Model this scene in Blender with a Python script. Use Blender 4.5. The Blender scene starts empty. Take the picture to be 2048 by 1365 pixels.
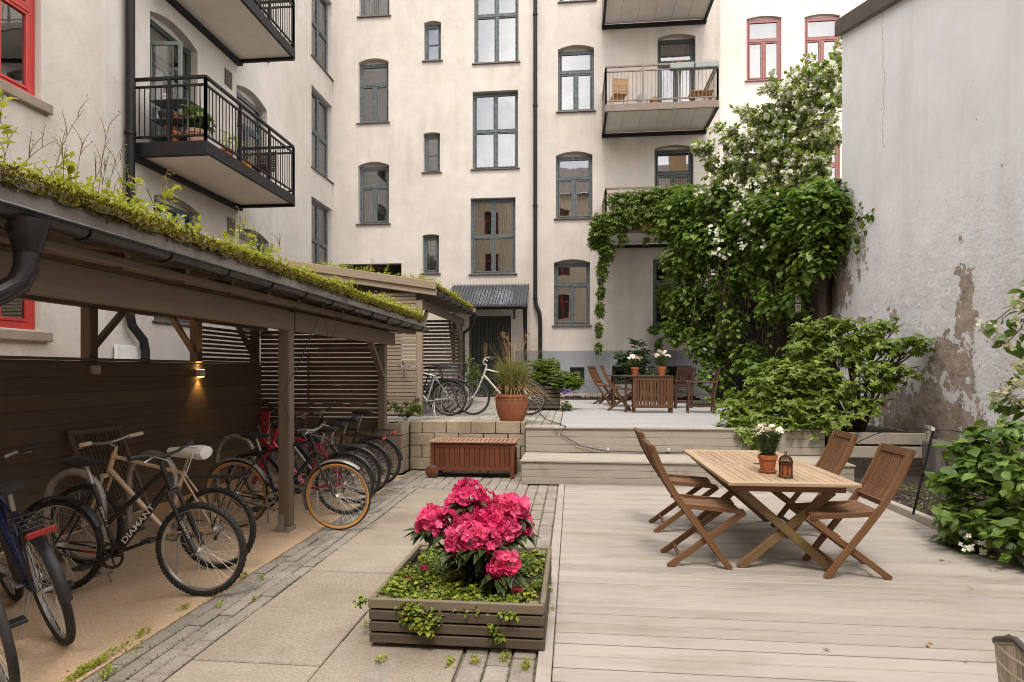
import bpy, math, random
import numpy as np
from mathutils import Vector, Matrix
from mathutils.geometry import tessellate_polygon
R = math.radians
SC = bpy.context.scene
COL = SC.collection
rng = random.Random(7)
V3 = Vector
# ---------------------------------------------------------------- camera geometry
F_ = 1206.; YAW = math.atan(121/1206.); CX, HY, EYE = 1024, 742, 1.6
_f = (-math.sin(YAW), math.cos(YAW)); _r = (math.cos(YAW), math.sin(YAW))
def ray(px, py):
    u = (px-CX)/F_; v = (HY-py)/F_
    return (_f[0]+_r[0]*u, _f[1]+_r[1]*u, v)
def onZ(px, py, z=0.):
    q = ray(px, py); t = (z-EYE)/q[2]; return V3((q[0]*t, q[1]*t, z))
def onY(px, py, Y):
    q = ray(px, py); t = Y/q[1]; return V3((q[0]*t, Y, EYE+q[2]*t))
def onX(px, py, X):
    q = ray(px, py); t = X/q[0]; return V3((X, q[1]*t, EYE+q[2]*t))
# ---------------------------------------------------------------- object helpers
WT = {}
def tag(o, label=None, cat=None, group=None, kind=None):
    if label: o['label'] = label
    if cat: o['category'] = cat
    if group: o['group'] = group
    if kind: o['kind'] = kind
    return o
def thing(name, label, cat, loc=(0, 0, 0), rz=0., group=None):
    o = bpy.data.objects.new(name, None); COL.objects.link(o)
    o.empty_display_size = .1
    o.location = loc; o.rotation_euler = (0, 0, rz); WT[o.name] = V3(loc)
    return tag(o, label, cat, group)
def kids(o): return [c for c in bpy.data.objects if c.parent == o]
def copy_tree(o, label=None, loc=None, rz=None, parent=None):
    c = o.copy(); COL.objects.link(c)
    if parent: c.parent = parent
    if label: c['label'] = label
    if loc is not None: c.location = loc; WT[c.name] = V3(loc)
    if rz is not None: c.rotation_euler = (0, 0, rz)
    for ch in kids(o): copy_tree(ch, parent=c)
    return c
class MB:
    def __init__(s): s.V = []; s.F = []; s.W = []; s.M = []; s.mi = 0; s.S = []; s.sm = False
    def add(s, vs, fs, wc=None):
        n = len(s.V); s.V += [tuple(v) for v in vs]
        s.F += [tuple(i+n for i in f) for f in fs]; s.M += [s.mi]*len(fs); s.S += [s.sm]*len(fs)
        s.W += wc if wc else [tuple(v) for v in vs]
        return s
    def hexa(s, c, L=None, ax=None):
        """8 corners: bottom 4 ccw, top 4 ccw"""
        if ax is None: ax = (0, 1, 2)
        o = (rng.uniform(0, 50), rng.uniform(0, 50), rng.uniform(0, 50))
        e = [(c[1]-c[0]), (c[3]-c[0]), (c[4]-c[0])]
        l = [x.length or 1e-6 for x in e]
        k = sorted(range(3), key=lambda i: -l[i]); d = [e[i]/l[i] for i in k]
        wc = [tuple((p-c[0]).dot(d[i])+o[i] for i in range(3)) for p in c]
        return s.add(c, [(0, 3, 2, 1), (4, 5, 6, 7), (0, 1, 5, 4), (1, 2, 6, 5), (2, 3, 7, 6), (3, 0, 4, 7)], wc)
    def box(s, x0, x1, y0, y1, z0, z1):
        if x0 > x1: x0, x1 = x1, x0
        if y0 > y1: y0, y1 = y1, y0
        if z0 > z1: z0, z1 = z1, z0
        return s.hexa([V3(p) for p in ((x0, y0, z0), (x1, y0, z0), (x1, y1, z0), (x0, y1, z0), (x0, y0, z1), (x1, y0, z1), (x1, y1, z1), (x0, y1, z1))])
    def beam(s, p0, p1, w, h, up=(0, 0, 1), w1=None, h1=None):
        """w across, h along 'up'"""
        p0 = V3(p0); p1 = V3(p1); d = (p1-p0).normalized(); up = V3(up)
        a = d.cross(up)
        if a.length < 1e-4: a = d.cross(V3((0, 1, 0)))
        a.normalize(); b = a.cross(d).normalized()
        w1 = w if w1 is None else w1; h1 = h if h1 is None else h1
        A = a*w/2; B = b*h/2; A1 = a*w1/2; B1 = b*h1/2
        c = [p0-A-B, p1-A1-B1, p1+A1-B1, p0+A-B, p0-A+B, p1-A1+B1, p1+A1+B1, p0+A+B]
        c = [c[0], c[3], c[2], c[1], c[4], c[7], c[6], c[5]]
        return s.hexa(c)
    def tube(s, pts, r, n=8, closed=False, caps=True, radii=None):
        pts = [V3(p) for p in pts]; m = len(pts)
        if m < 2: return s
        T = []
        for i in range(m):
            if closed: t = pts[(i+1) % m]-pts[i-1]
            else: t = pts[min(i+1, m-1)]-pts[max(i-1, 0)]
            T.append(t.normalized() if t.length > 1e-9 else V3((0, 0, 1)))
        up = V3((0, 0, 1)) if abs(T[0].z) < .9 else V3((1, 0, 0))
        a = T[0].cross(up).normalized(); vs = []; wc = []; L = 0
        o = (rng.uniform(0, 50), rng.uniform(0, 50))
        for i in range(m):
            a = (a-T[i]*a.dot(T[i])); a = a.normalized() if a.length > 1e-6 else T[i].orthogonal().normalized()
            b = T[i].cross(a); rr = radii[i] if radii else r
            if i: L += (pts[i]-pts[i-1]).length
            for k in range(n):
                th = 2*math.pi*k/n
                vs.append(pts[i]+a*(rr*math.cos(th))+b*(rr*math.sin(th))); wc.append((L+o[0], rr*math.cos(th)+o[1], rr*math.sin(th)))
        fs = []
        for i in range(m if closed else m-1):
            j = (i+1) % m
            for k in range(n):
                k2 = (k+1) % n; fs.append((i*n+k, i*n+k2, j*n+k2, j*n+k))
        if caps and not closed: fs += [tuple(range(n-1, -1, -1)), tuple((m-1)*n+k for k in range(n))]
        sm = s.sm; s.sm = True; s.add(vs, fs, wc); s.sm = sm
        return s
    def lathe(s, prof, n=20, c=(0, 0, 0), axis='z', caps=False):
        c = V3(c); vs = []; fs = []; m = len(prof)
        for r, z in prof:
            for k in range(n):
                t = 2*math.pi*k/n; x, y = r*math.cos(t), r*math.sin(t)
                vs.append(c+(V3((x, y, z)) if axis == 'z' else V3((x, z, y)) if axis == 'y' else V3((z, x, y))))
        for i in range(m-1):
            for k in range(n):
                k2 = (k+1) % n; f = (i*n+k, i*n+k2, (i+1)*n+k2, (i+1)*n+k)
                fs.append(f if axis != 'y' else f[::-1])
        if caps: fs += [tuple(range(n)), tuple((m-1)*n+k for k in range(n))]
        sm = s.sm; s.sm = True; s.add(vs, fs); s.sm = sm
        return s
    def prism(s, poly, o, ux, uy, t):
        """extrude 2d polygon (in ux,uy at o) by vector t"""
        o = V3(o); ux = V3(ux); uy = V3(uy); t = V3(t); n = len(poly)
        a = [o+ux*p[0]+uy*p[1] for p in poly]; b = [p+t for p in a]
        q = (rng.uniform(0, 50), rng.uniform(0, 50))
        w = [(p[0]+q[0], p[1]+q[1], 0) for p in poly]+[(p[0]+q[0], p[1]+q[1], .03) for p in poly]
        return s.add(a+b, [tuple(range(n-1, -1, -1)), tuple(range(n, 2*n))]+[(i, (i+1) % n, n+(i+1) % n, n+i) for i in range(n)], w)
    def ell(s, c, r, n=10, m=6, jit=0.):
        c = V3(c); vs = [c+V3((0, 0, -r[2]))]; fs = []
        for i in range(1, m):
            ph = math.pi*i/m-math.pi/2
            for k in range(n):
                t = 2*math.pi*k/n; j = 1+rng.uniform(-jit, jit)
                vs.append(c+V3((r[0]*math.cos(ph)*math.cos(t), r[1]*math.cos(ph)*math.sin(t), r[2]*math.sin(ph)))*1*j if not jit else c+V3((r[0]*math.cos(ph)*math.cos(t)*j, r[1]*math.cos(ph)*math.sin(t)*j, r[2]*math.sin(ph)*j)))
        vs.append(c+V3((0, 0, r[2]))); L = len(vs)-1
        for k in range(n): fs.append((0, 1+(k+1) % n, 1+k)); fs.append((L, L-n+k, L-n+(k+1) % n))
        for i in range(m-2):
            for k in range(n): fs.append((1+i*n+k, 1+i*n+(k+1) % n, 1+(i+1)*n+(k+1) % n, 1+(i+1)*n+k))
        sm = s.sm; s.sm = True; s.add(vs, fs); s.sm = sm
        return s
    def quad(s, a, b, c, d): return s.add([a, b, c, d], [(0, 1, 2, 3)])
    def build(s, name, mats, parent=None, bevel=0., world=True, seg=1):
        me = bpy.data.meshes.new(name)
        me.from_pydata(s.V, [], s.F)
        at = me.attributes.new('wc', 'FLOAT_VECTOR', 'POINT')
        at.data.foreach_set('vector', np.array(s.W, dtype=np.float32).ravel())
        for m in (mats if isinstance(mats, (list, tuple)) else [mats]): me.materials.append(m)
        me.polygons.foreach_set('material_index', s.M); me.polygons.foreach_set('use_smooth', s.S)
        if any(s.S): me.set_sharp_from_angle(angle=R(40))
        me.update()
        return link(name, me, parent, world, bevel, seg)
def link(name, me, parent=None, world=True, bevel=0., seg=1):
    o = bpy.data.objects.new(name, me); COL.objects.link(o)
    WT[o.name] = V3((0, 0, 0))
    if parent:
        o.parent = parent
        if world: o.location = -WT.get(parent.name, V3((0, 0, 0)))
        else: WT[o.name] = V3((0, 0, 0))
    if bevel:
        b = o.modifiers.new('bevel', 'BEVEL'); b.width = bevel; b.segments = seg; b.limit_method = 'ANGLE'; b.angle_limit = R(50)
    return o
def nmesh(name, verts, faces_n, mat, parent=None, world=True, wc=None):
    """fast numpy mesh; verts (N,3); faces_n: list of arrays (k, nverts)"""
    me = bpy.data.meshes.new(name)
    loops = np.concatenate([f.ravel() for f in faces_n]).astype(np.int32)
    tot = np.concatenate([np.full(len(f), f.shape[1], np.int32) for f in faces_n])
    st = np.concatenate([[0], np.cumsum(tot)[:-1]]).astype(np.int32)
    me.vertices.add(len(verts)); me.vertices.foreach_set('co', verts.astype(np.float32).ravel())
    me.loops.add(len(loops)); me.loops.foreach_set('vertex_index', loops)
    me.polygons.add(len(tot)); me.polygons.foreach_set('loop_start', st); me.polygons.foreach_set('loop_total', tot)
    for m in (mat if isinstance(mat, (list, tuple)) else [mat]): me.materials.append(m)
    me.update(calc_edges=True); me.validate()
    return link(name, me, parent, world)
# ---------------------------------------------------------------- leaves
LEAF = {
 # verts (x across, y along, z up), faces
 'diamond': ([(0, 0, 0), (.5, .45, .1), (0, 1, -.05), (-.5, .45, .1)], [(0, 1, 2), (0, 2, 3)]),
 'leaf': ([(0, 0, 0), (.38, .25, .07), (.45, .55, .08), (0, 1, -.12), (-.45, .55, .08), (-.38, .25, .07), (0, .5, 0)],
          [(0, 1, 6), (1, 2, 6), (2, 3, 6), (3, 4, 6), (4, 5, 6), (5, 0, 6)]),
 'five': None, 'petal': None}
def _five():
    vs = []; fs = []
    for k in range(5):
        a = R(-100+50*k); L = 1 if k == 2 else .85 if k in (1, 3) else .6
        d = (math.sin(a), math.cos(a)); p = (d[1], -d[0]); n = len(vs)
        vs += [(0, 0, 0), (d[0]*.55*L+p[0]*.2*L, d[1]*.55*L+p[1]*.2*L, .04), (d[0]*L, d[1]*L, -.15), (d[0]*.55*L-p[0]*.2*L, d[1]*.55*L-p[1]*.2*L, .04)]
        fs += [(n, n+1, n+2), (n, n+2, n+3)]
    return vs, fs
LEAF['five'] = _five()
def _daisy(k=4):
    vs = [(0, 0, 0)]; fs = []
    for i in range(k):
        a = 2*math.pi*i/k; d = (math.sin(a), math.cos(a)); b = .42*math.pi/k*2
        vs += [(.8*math.sin(a-b), .8*math.cos(a-b), .12), (d[0], d[1], .08), (.8*math.sin(a+b), .8*math.cos(a+b), .12)]
        fs += [(0, 3*i+1, 3*i+2), (0, 3*i+2, 3*i+3)]
    return vs, fs
LEAF['petal'] = _daisy(4); LEAF['daisy'] = _daisy(9)
nr = np.random.RandomState(11)
def unit(a): return a/np.maximum(np.linalg.norm(a, axis=1, keepdims=True), 1e-9)
def leaves(name, P, D, N, size, mat, parent=None, kind='leaf', width=.6, world=True, sj=.35):
    """P points, D growth direction (tip), N face normal, per leaf"""
    P = np.asarray(P, float); D = unit(np.asarray(D, float)); N = np.asarray(N, float)
    A = np.cross(D, N); A = unit(A+1e-9); N = np.cross(A, D)
    tv, tf = LEAF[kind]; tv = np.array(tv); n = len(P)
    S = size*(1+nr.uniform(-sj, sj, n)) if np.isscalar(size) else size
    V = P[:, None, :] + (A[:, None, :]*tv[None, :, 0, None]*width + D[:, None, :]*tv[None, :, 1, None] + N[:, None, :]*tv[None, :, 2, None])*S[:, None, None]
    k = len(tv); off = (np.arange(n)*k)[:, None, None]
    fa = np.array(tf)[None]+off
    return nmesh(name, V.reshape(-1, 3), [fa.reshape(-1, fa.shape[2])], mat, parent, world)
def shell(c, r, n, inner=.55, up=0.):
    """random points in an ellipsoid shell with outward normals"""
    d = unit(nr.normal(size=(n, 3))); 
    if up: d[:, 2] = np.abs(d[:, 2])*up+d[:, 2]*(1-up)
    rad = nr.uniform(inner, 1.02, n)[:, None]; r = np.array(r)
    return np.array(c)+d*rad*r, unit(d/r)
def blob_leaves(name, blobs, size, mat, parent=None, kind='leaf', width=.6, droop=.5, outw=.6, world=True, inner=.5, jit=.8, sj=.5):
    """blobs: (centre, radii, count)"""
    P = []; Nn = []
    for c, r, n in blobs:
        p, d = shell(c, r, n, inner); P.append(p); Nn.append(d)
    P = np.concatenate(P); O = np.concatenate(Nn); n = len(P)
    N = unit(O*.5+np.array((0, 0, .8))+nr.normal(size=(n, 3))*.35*jit)
    D = unit(O*outw+np.array((0, 0, -droop))+nr.normal(size=(n, 3))*jit)
    D = D-N*np.sum(D*N, 1)[:, None]
    return leaves(name, P, D, N, size, mat, parent, kind, width, world, sj)
# ---------------------------------------------------------------- materials
MATS = {}
def nd(nt, t, x=0, y=0, **kw):
    n = nt.nodes.new(t)
    for k, v in kw.items(): setattr(n, k, v)
    return n
class NM:
    """tiny node-material builder"""
    def __init__(s, name):
        s.m = bpy.data.materials.new(name); s.m.use_nodes = True; s.t = s.m.node_tree; s.t.nodes.clear()
        s.out = s.n('ShaderNodeOutputMaterial')
    def n(s, ty, **kw):
        q = s.t.nodes.new(ty)
        for k, v in kw.items():
            if hasattr(q, k): setattr(q, k, v)
        return q
    def l(s, a, b): s.t.links.new(a, b)
    def coord(s, kind='Object'):
        if kind == 'wc': q = s.n('ShaderNodeAttribute'); q.attribute_name = 'wc'; return q.outputs['Vector']
        return s.n('ShaderNodeTexCoord').outputs[kind]
    def noise(s, vec, scale, detail=4, rough=.55, stretch=None, dist=0.):
        if stretch:
            mp = s.n('ShaderNodeMapping'); mp.inputs['Scale'].default_value = stretch; s.l(vec, mp.inputs['Vector']); vec = mp.outputs[0]
        q = s.n('ShaderNodeTexNoise'); s.l(vec, q.inputs['Vector'])
        q.inputs['Scale'].default_value = scale; q.inputs['Detail'].default_value = detail; q.inputs['Roughness'].default_value = rough; q.inputs['Distortion'].default_value = dist
        return q.outputs['Fac']
    def ramp(s, fac, stops, interp='LINEAR'):
        q = s.n('ShaderNodeValToRGB'); e = q.color_ramp.elements; q.color_ramp.interpolation = interp
        while len(e) < len(stops): e.new(.5)
        for el, (p, c) in zip(e, stops): el.position = p; el.color = (c[0], c[1], c[2], 1) if not np.isscalar(c) else (c, c, c, 1)
        s.l(fac, q.inputs[0]); return q.outputs[0]
    def mix(s, fac, a, b, mode='MIX'):
        q = s.n('ShaderNodeMix'); q.data_type = 'RGBA'; q.blend_type = mode
        for v, i in ((fac, 0), (a, 6), (b, 7)):
            if hasattr(v, 'links') or hasattr(v, 'is_linked'): s.l(v, q.inputs[i])
            elif np.isscalar(v): q.inputs[i].default_value = v
            else: q.inputs[i].default_value = (v[0], v[1], v[2], 1)
        return q.outputs[2]
    def math(s, op, a, b=0.):
        q = s.n('ShaderNodeMath'); q.operation = op
        for v, i in ((a, 0), (b, 1)):
            if np.isscalar(v): q.inputs[i].default_value = v
            else: s.l(v, q.inputs[i])
        return q.outputs[0]
    def bump(s, h, strength=.3, dist=.02):
        q = s.n('ShaderNodeBump'); q.inputs['Strength'].default_value = strength; q.inputs['Distance'].default_value = dist; s.l(h, q.inputs['Height']); return q.outputs[0]
    def pbr(s, col, rough=.6, metal=0., normal=None, spec=.5):
        q = s.n('ShaderNodeBsdfPrincipled')
        for v, k in ((col, 'Base Color'), (rough, 'Roughness'), (metal, 'Metallic'), (spec, 'Specular IOR Level')):
            if np.isscalar(v): q.inputs[k].default_value = v
            elif isinstance(v, (tuple, list)): q.inputs[k].default_value = (*v[:3], 1)
            else: s.l(v, q.inputs[k])
        if normal: s.l(normal, q.inputs['Normal'])
        s.bsdf = q; s.l(q.outputs[0], s.out.inputs[0]); return s.m
    def rnd(s): return s.n('ShaderNodeNewGeometry').outputs['Random Per Island']
def sc(c, k): return tuple(min(1, x*k) for x in c)
def plain(name, col, rough=.5, metal=0., var=.12, scale=8., bump=0., spec=.5):
    if name in MATS: return MATS[name]
    a = NM(name); v = a.coord(); n = a.noise(v, scale, 5)
    c = a.ramp(n, [(.3, sc(col, 1-var)), (.7, sc(col, 1+var))])
    r = a.ramp(a.noise(v, scale*3, 3), [(.3, max(0, rough-.1)), (.7, min(1, rough+.1))])
    MATS[name] = a.pbr(c, r, metal, a.bump(a.noise(v, scale*12, 4), bump, .003) if bump else None, spec); return MATS[name]
def plaster(name, col, stain=(.4, .33, .26), amt=.35, bscale=1., low=None):
    a = NM(name); v = a.coord()
    big = a.noise(v, .45, 6, .6); mid = a.noise(v, 2.2, 6, .65); streak = a.noise(v, 1.0, 5, .6, stretch=(2.6, 2.6, .22))
    c = a.ramp(mid, [(.25, sc(col, .87)), (.75, sc(col, 1.06))])
    c = a.mix(1., c, a.ramp(a.noise(v, .28, 4, .6), [(.3, (.90, .885, .87)), (.65, (1.04, 1.03, 1.03))]), 'MULTIPLY')
    f = a.ramp(a.math('MULTIPLY', big, streak), [(.24, 0.), (.42, 1.)])
    c = a.mix(a.math('MULTIPLY', f, amt), c, stain)
    sp = a.ramp(a.noise(v, 14, 3, .5), [(.70, 0.), (.74, 1.)])
    c = a.mix(a.math('MULTIPLY', sp, .25), c, sc(col, .7))
    cr = a.n('ShaderNodeTexVoronoi'); cr.feature = 'DISTANCE_TO_EDGE'; cr.inputs['Scale'].default_value = .55
    mp = a.n('ShaderNodeMixRGB') if False else None
    dv = a.n('ShaderNodeVectorMath'); dv.operation = 'ADD'
    nz = a.n('ShaderNodeTexNoise'); nz.inputs['Scale'].default_value = 1.7; nz.inputs['Detail'].default_value = 5; a.l(v, nz.inputs['Vector'])
    a.l(v, dv.inputs[0]); a.l(nz.outputs['Color'], dv.inputs[1]); a.l(dv.outputs[0], cr.inputs['Vector'])
    crack = a.ramp(cr.outputs['Distance'], [(0, 1.), (.0035, 0.)])
    crack = a.math('MULTIPLY', crack, a.ramp(a.noise(v, .35, 2), [(.56, 0.), (.62, 1.)]))
    c = a.mix(a.math('MULTIPLY', crack, .45), c, sc(col, .45))
    h = a.math('ADD', a.math('MULTIPLY', a.noise(v, 3, 6, .6), .8), a.math('MULTIPLY', a.noise(v, 60, 3), .12))
    m = a.pbr(c, .88, 0., a.bump(h, .35*bscale, .03), .25)
    MATS[name] = m; return m
def wood(name, c1, c2, rough=.6, grain=1., moss=None, var=.25, bump=.25, stainamt=0., stain=(.1, .09, .08), sst=None):
    if name in MATS: return MATS[name]
    a = NM(name); v = a.coord('wc')
    g = a.noise(v, 6*grain, 6, .6, stretch=(.35, 7, 7), dist=.6)
    fine = a.noise(v, 30*grain, 4, .6, stretch=(.12, 6, 6))
    c = a.ramp(a.math('ADD', a.math('MULTIPLY', g, .7), a.math('MULTIPLY', fine, .3)), [(.3, c1), (.7, c2)])
    rr = a.ramp(a.rnd(), [(0, 1-var), (1, 1+var*.6)])
    c = a.mix(1., c, rr, 'MULTIPLY')
    kn = a.n('ShaderNodeTexVoronoi'); kn.inputs['Scale'].default_value = 2.2
    mp = a.n('ShaderNodeMapping'); mp.inputs['Scale'].default_value = (1, 3.5, 3.5); a.l(v, mp.inputs[0]); a.l(mp.outputs[0], kn.inputs['Vector'])
    c = a.mix(a.math('MULTIPLY', a.ramp(kn.outputs['Distance'], [(.035, 1.), (.07, 0.)]), .55), c, sc(c1, .45))
    o = a.coord()
    if stainamt:
        c = a.mix(a.math('MULTIPLY', a.ramp(a.noise(o, 1.3 if not sst else 2.6, 7, .68, stretch=sst), [(.5, 0.), (.66, 1.)]), stainamt), c, stain)
    if moss:
        c = a.mix(a.math('MULTIPLY', a.ramp(a.noise(o, 3.1, 6, .7), [(.55, 0.), (.7, 1.)]), moss[1]), c, moss[0])
    m = a.pbr(c, a.ramp(g, [(.3, rough-.08), (.7, rough+.1)]), 0., a.bump(a.math('ADD', g, fine), bump, .004), .35)
    MATS[name] = m; return m
def leafmat(name, cols, rough=.45, trans=.3, spec=.4):
    a = NM(name); k = len(cols)
    c = a.ramp(a.rnd(), [(i/(k-1), q) for i, q in enumerate(cols)])
    v = a.coord(); c = a.mix(a.math('MULTIPLY', a.noise(v, 3.0, 3), .5), c, sc(cols[-1], .6))
    a.pbr(c, rough, 0., None, spec)
    tr = a.n('ShaderNodeBsdfTranslucent'); a.l(a.mix(.5, c, sc(cols[-1], 1.6)), tr.inputs[0])
    mx = a.n('ShaderNodeMixShader'); mx.inputs[0].default_value = trans
    a.l(a.bsdf.outputs[0], mx.inputs[1]); a.l(tr.outputs[0], mx.inputs[2]); a.l(mx.outputs[0], a.out.inputs[0])
    MATS[name] = a.m; return a.m
def glassmat(name, tint=(.75, .8, .8), ior=3.1, wav=.25):
    a = NM(name); v = a.coord()
    fr = a.n('ShaderNodeFresnel'); fr.inputs[0].default_value = ior
    b = a.bump(a.noise(v, 1.6, 2, .4), wav, .006); 
    gl = a.n('ShaderNodeBsdfGlossy'); gl.inputs['Roughness'].default_value = .015; a.l(b, gl.inputs['Normal'])
    gl.inputs[0].default_value = (.95, .97, 1, 1)
    tr = a.n('ShaderNodeBsdfTransparent'); tr.inputs[0].default_value = (*tint, 1)
    mx = a.n('ShaderNodeMixShader'); a.l(fr.outputs[0], mx.inputs[0]); a.l(tr.outputs[0], mx.inputs[1]); a.l(gl.outputs[0], mx.inputs[2])
    a.l(mx.outputs[0], a.out.inputs[0]); MATS[name] = a.m; return a.m
# ================================================================ camera, world, light
DB, XL, TZ, XR = 19.2, -7.88, .73, 5.3
cam = bpy.data.cameras.new('camera'); co = bpy.data.objects.new('camera', cam); COL.objects.link(co)
cam.sensor_width = 36; cam.lens = 36*F_/2048; cam.shift_y = (HY-682.5)/2048; cam.clip_end = 500; cam.clip_start = .05
co.location = (0, 0, EYE); co.rotation_euler = (R(90), 0, YAW); SC.camera = co
w = bpy.data.worlds.new('World'); SC.world = w; w.use_nodes = True
nt = w.node_tree; nt.nodes.clear()
SUN_EL, SUN_ROT = R(62), R(178)
sky = nt.nodes.new('ShaderNodeTexSky'); sky.sky_type = 'NISHITA'; sky.sun_disc = False; sky.sun_elevation = SUN_EL; sky.sun_rotation = SUN_ROT
sky.air_density = 1.0; sky.dust_density = 2.5; sky.ozone_density = 1.0
tc = nt.nodes.new('ShaderNodeTexCoord'); nz = nt.nodes.new('ShaderNodeTexNoise'); nz.inputs['Scale'].default_value = 2.3; nz.inputs['Detail'].default_value = 7; nz.inputs['Roughness'].default_value = .6
rp = nt.nodes.new('ShaderNodeValToRGB'); rp.color_ramp.elements[0].position = .34; rp.color_ramp.elements[1].position = .56
mx = nt.nodes.new('ShaderNodeMix'); mx.data_type = 'RGBA'; mx.inputs[7].default_value = (22, 21, 20, 1)
bg = nt.nodes.new('ShaderNodeBackground'); bg.inputs[1].default_value = .09; wo = nt.nodes.new('ShaderNodeOutputWorld')
L = nt.links.new
L(tc.outputs['Generated'], nz.inputs['Vector']); L(nz.outputs['Fac'], rp.inputs[0]); L(rp.outputs[0], mx.inputs[0]); L(sky.outputs[0], mx.inputs[6]); L(mx.outputs[2], bg.inputs[0]); L(bg.outputs[0], wo.inputs[0])
sun = bpy.data.lights.new('sun', 'SUN'); sun.energy = 1.5; sun.angle = R(13); sun.color = (1, .90, .79)
so = bpy.data.objects.new('sun', sun); COL.objects.link(so)
_sd = V3((math.sin(SUN_ROT)*math.cos(SUN_EL), math.cos(SUN_ROT)*math.cos(SUN_EL), math.sin(SUN_EL)))
so.rotation_euler = _sd.to_track_quat('Z', 'Y').to_euler(); so.location = (0, 0, 30)
SC.view_settings.view_transform = 'Standard'; SC.view_settings.look = 'None'; SC.view_settings.exposure = 0.93; SC.view_settings.gamma = 1
SC.cycles.filter_width = 1.0; SC.cycles.max_bounces = 8; SC.cycles.transparent_max_bounces = 12
try: SC.cycles.use_denoising = True; SC.cycles.denoising_input_passes = 'RGB_ALBEDO_NORMAL'
except Exception: pass
# ================================================================ materials
cream = plaster('plaster_cream', (.57, .535, .50), (.33, .31, .26), .36)
cream2 = plaster('plaster_neighbour', (.56, .525, .485), (.36, .34, .28), .4, 1.8)
whitew = plaster('plaster_white', (.68, .655, .61), (.5, .48, .4), .25)
greyp = plaster('plaster_plinth', (.27, .29, .32), (.16, .16, .17), .4)
darkfr = plain('paint_bluegrey', (.095, .113, .12), .5, 0, .4, 9, spec=.3)
darkgr = plain('paint_darkgreen', (.03, .045, .04), .4, 0, .2, 6)
redfr = plain('paint_red', (.42, .035, .028), .4, 0, .15, 6)
plumfr = plain('paint_plum', (.27, .11, .10), .5, 0, .15, 6)
sillm = plain('sheet_metal_brown', (.12, .10, .085), .5, .3, .2)
black = plain('black_metal', (.013, .013, .014), .5, 0, .25, spec=.22)
brownm = plain('brown_metal', (.17, .13, .105), .45, .1, .15)
soffm = plain('soffit_white', (.82, .77, .69), .6, 0, .05, 3)
soff2 = plain('soffit_grey', (.72, .70, .68), .55, 0, .06, 3)
stonesill = plaster('stone_sill', (.3, .25, .2), (.15, .12, .1), .5, 2)
dark_in = plain('room_dark', (.05, .042, .035), .9, 0, .3, 2)
warm_in = plain('room_yellow', (.75, .42, .06), .9, 0, .15, 1)
curt = plain('curtain_white', (.75, .73, .70), .9, 0, .06, 3)
curt2 = plain('curtain_beige', (.45, .36, .28), .9, 0, .1, 3)
glass = glassmat('window_glass'); 
# ================================================================ facade tools
class Frame:
    def __init__(s, o, u, n): s.o = V3(o); s.u = V3(u); s.n = V3(n)
    def p(s, u, z, d=0.): return s.o+s.u*u+s.n*d+V3((0, 0, z))
    def box(s, mb, u0, u1, z0, z1, d0, d1):
        a = s.p(u0, z0, d0); b = s.p(u1, z1, d1); return mb.box(a.x, b.x, a.y, b.y, a.z, b.z)
def opening(u0, u1, z0, z1, rise=0.):
    pts = [(u0, z0), (u1, z0)]
    if rise:
        n = 8
        for i in range(n+1):
            t = i/n; pts.append((u1+(u0-u1)*t, z1-rise+rise*4*t*(1-t)))
    else: pts += [(u1, z1), (u0, z1)]
    return pts
def facade(mb, fr, outer, holes, depth=.22):
    polys = [[V3((p[0], p[1], 0)) for p in outer]]+[[V3((p[0], p[1], 0)) for p in h] for h in holes]
    flat = [q for p in polys for q in p]
    tri = tessellate_polygon(polys)
    vs = [fr.p(q.x, q.y) for q in flat]; fs = []
    for t in tri:
        a, b, c = (vs[i] for i in t)
        fs.append(t if (b-a).cross(c-a).dot(fr.n) > 0 else t[::-1])
    mb.add(vs, fs)
    for h in holes:
        n = len(h); cu = sum(p[0] for p in h)/n; cz = sum(p[1] for p in h)/n
        for i in range(n):
            a, b = h[i], h[(i+1) % n]
            q = [fr.p(*a), fr.p(*b), fr.p(b[0], b[1], -depth), fr.p(a[0], a[1], -depth)]
            nn = (q[1]-q[0]).cross(q[2]-q[0]); inn = fr.p(cu, cz)-(q[0]+q[1])/2
            mb.quad(*(q if nn.dot(inn) > 0 else q[::-1]))
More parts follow.
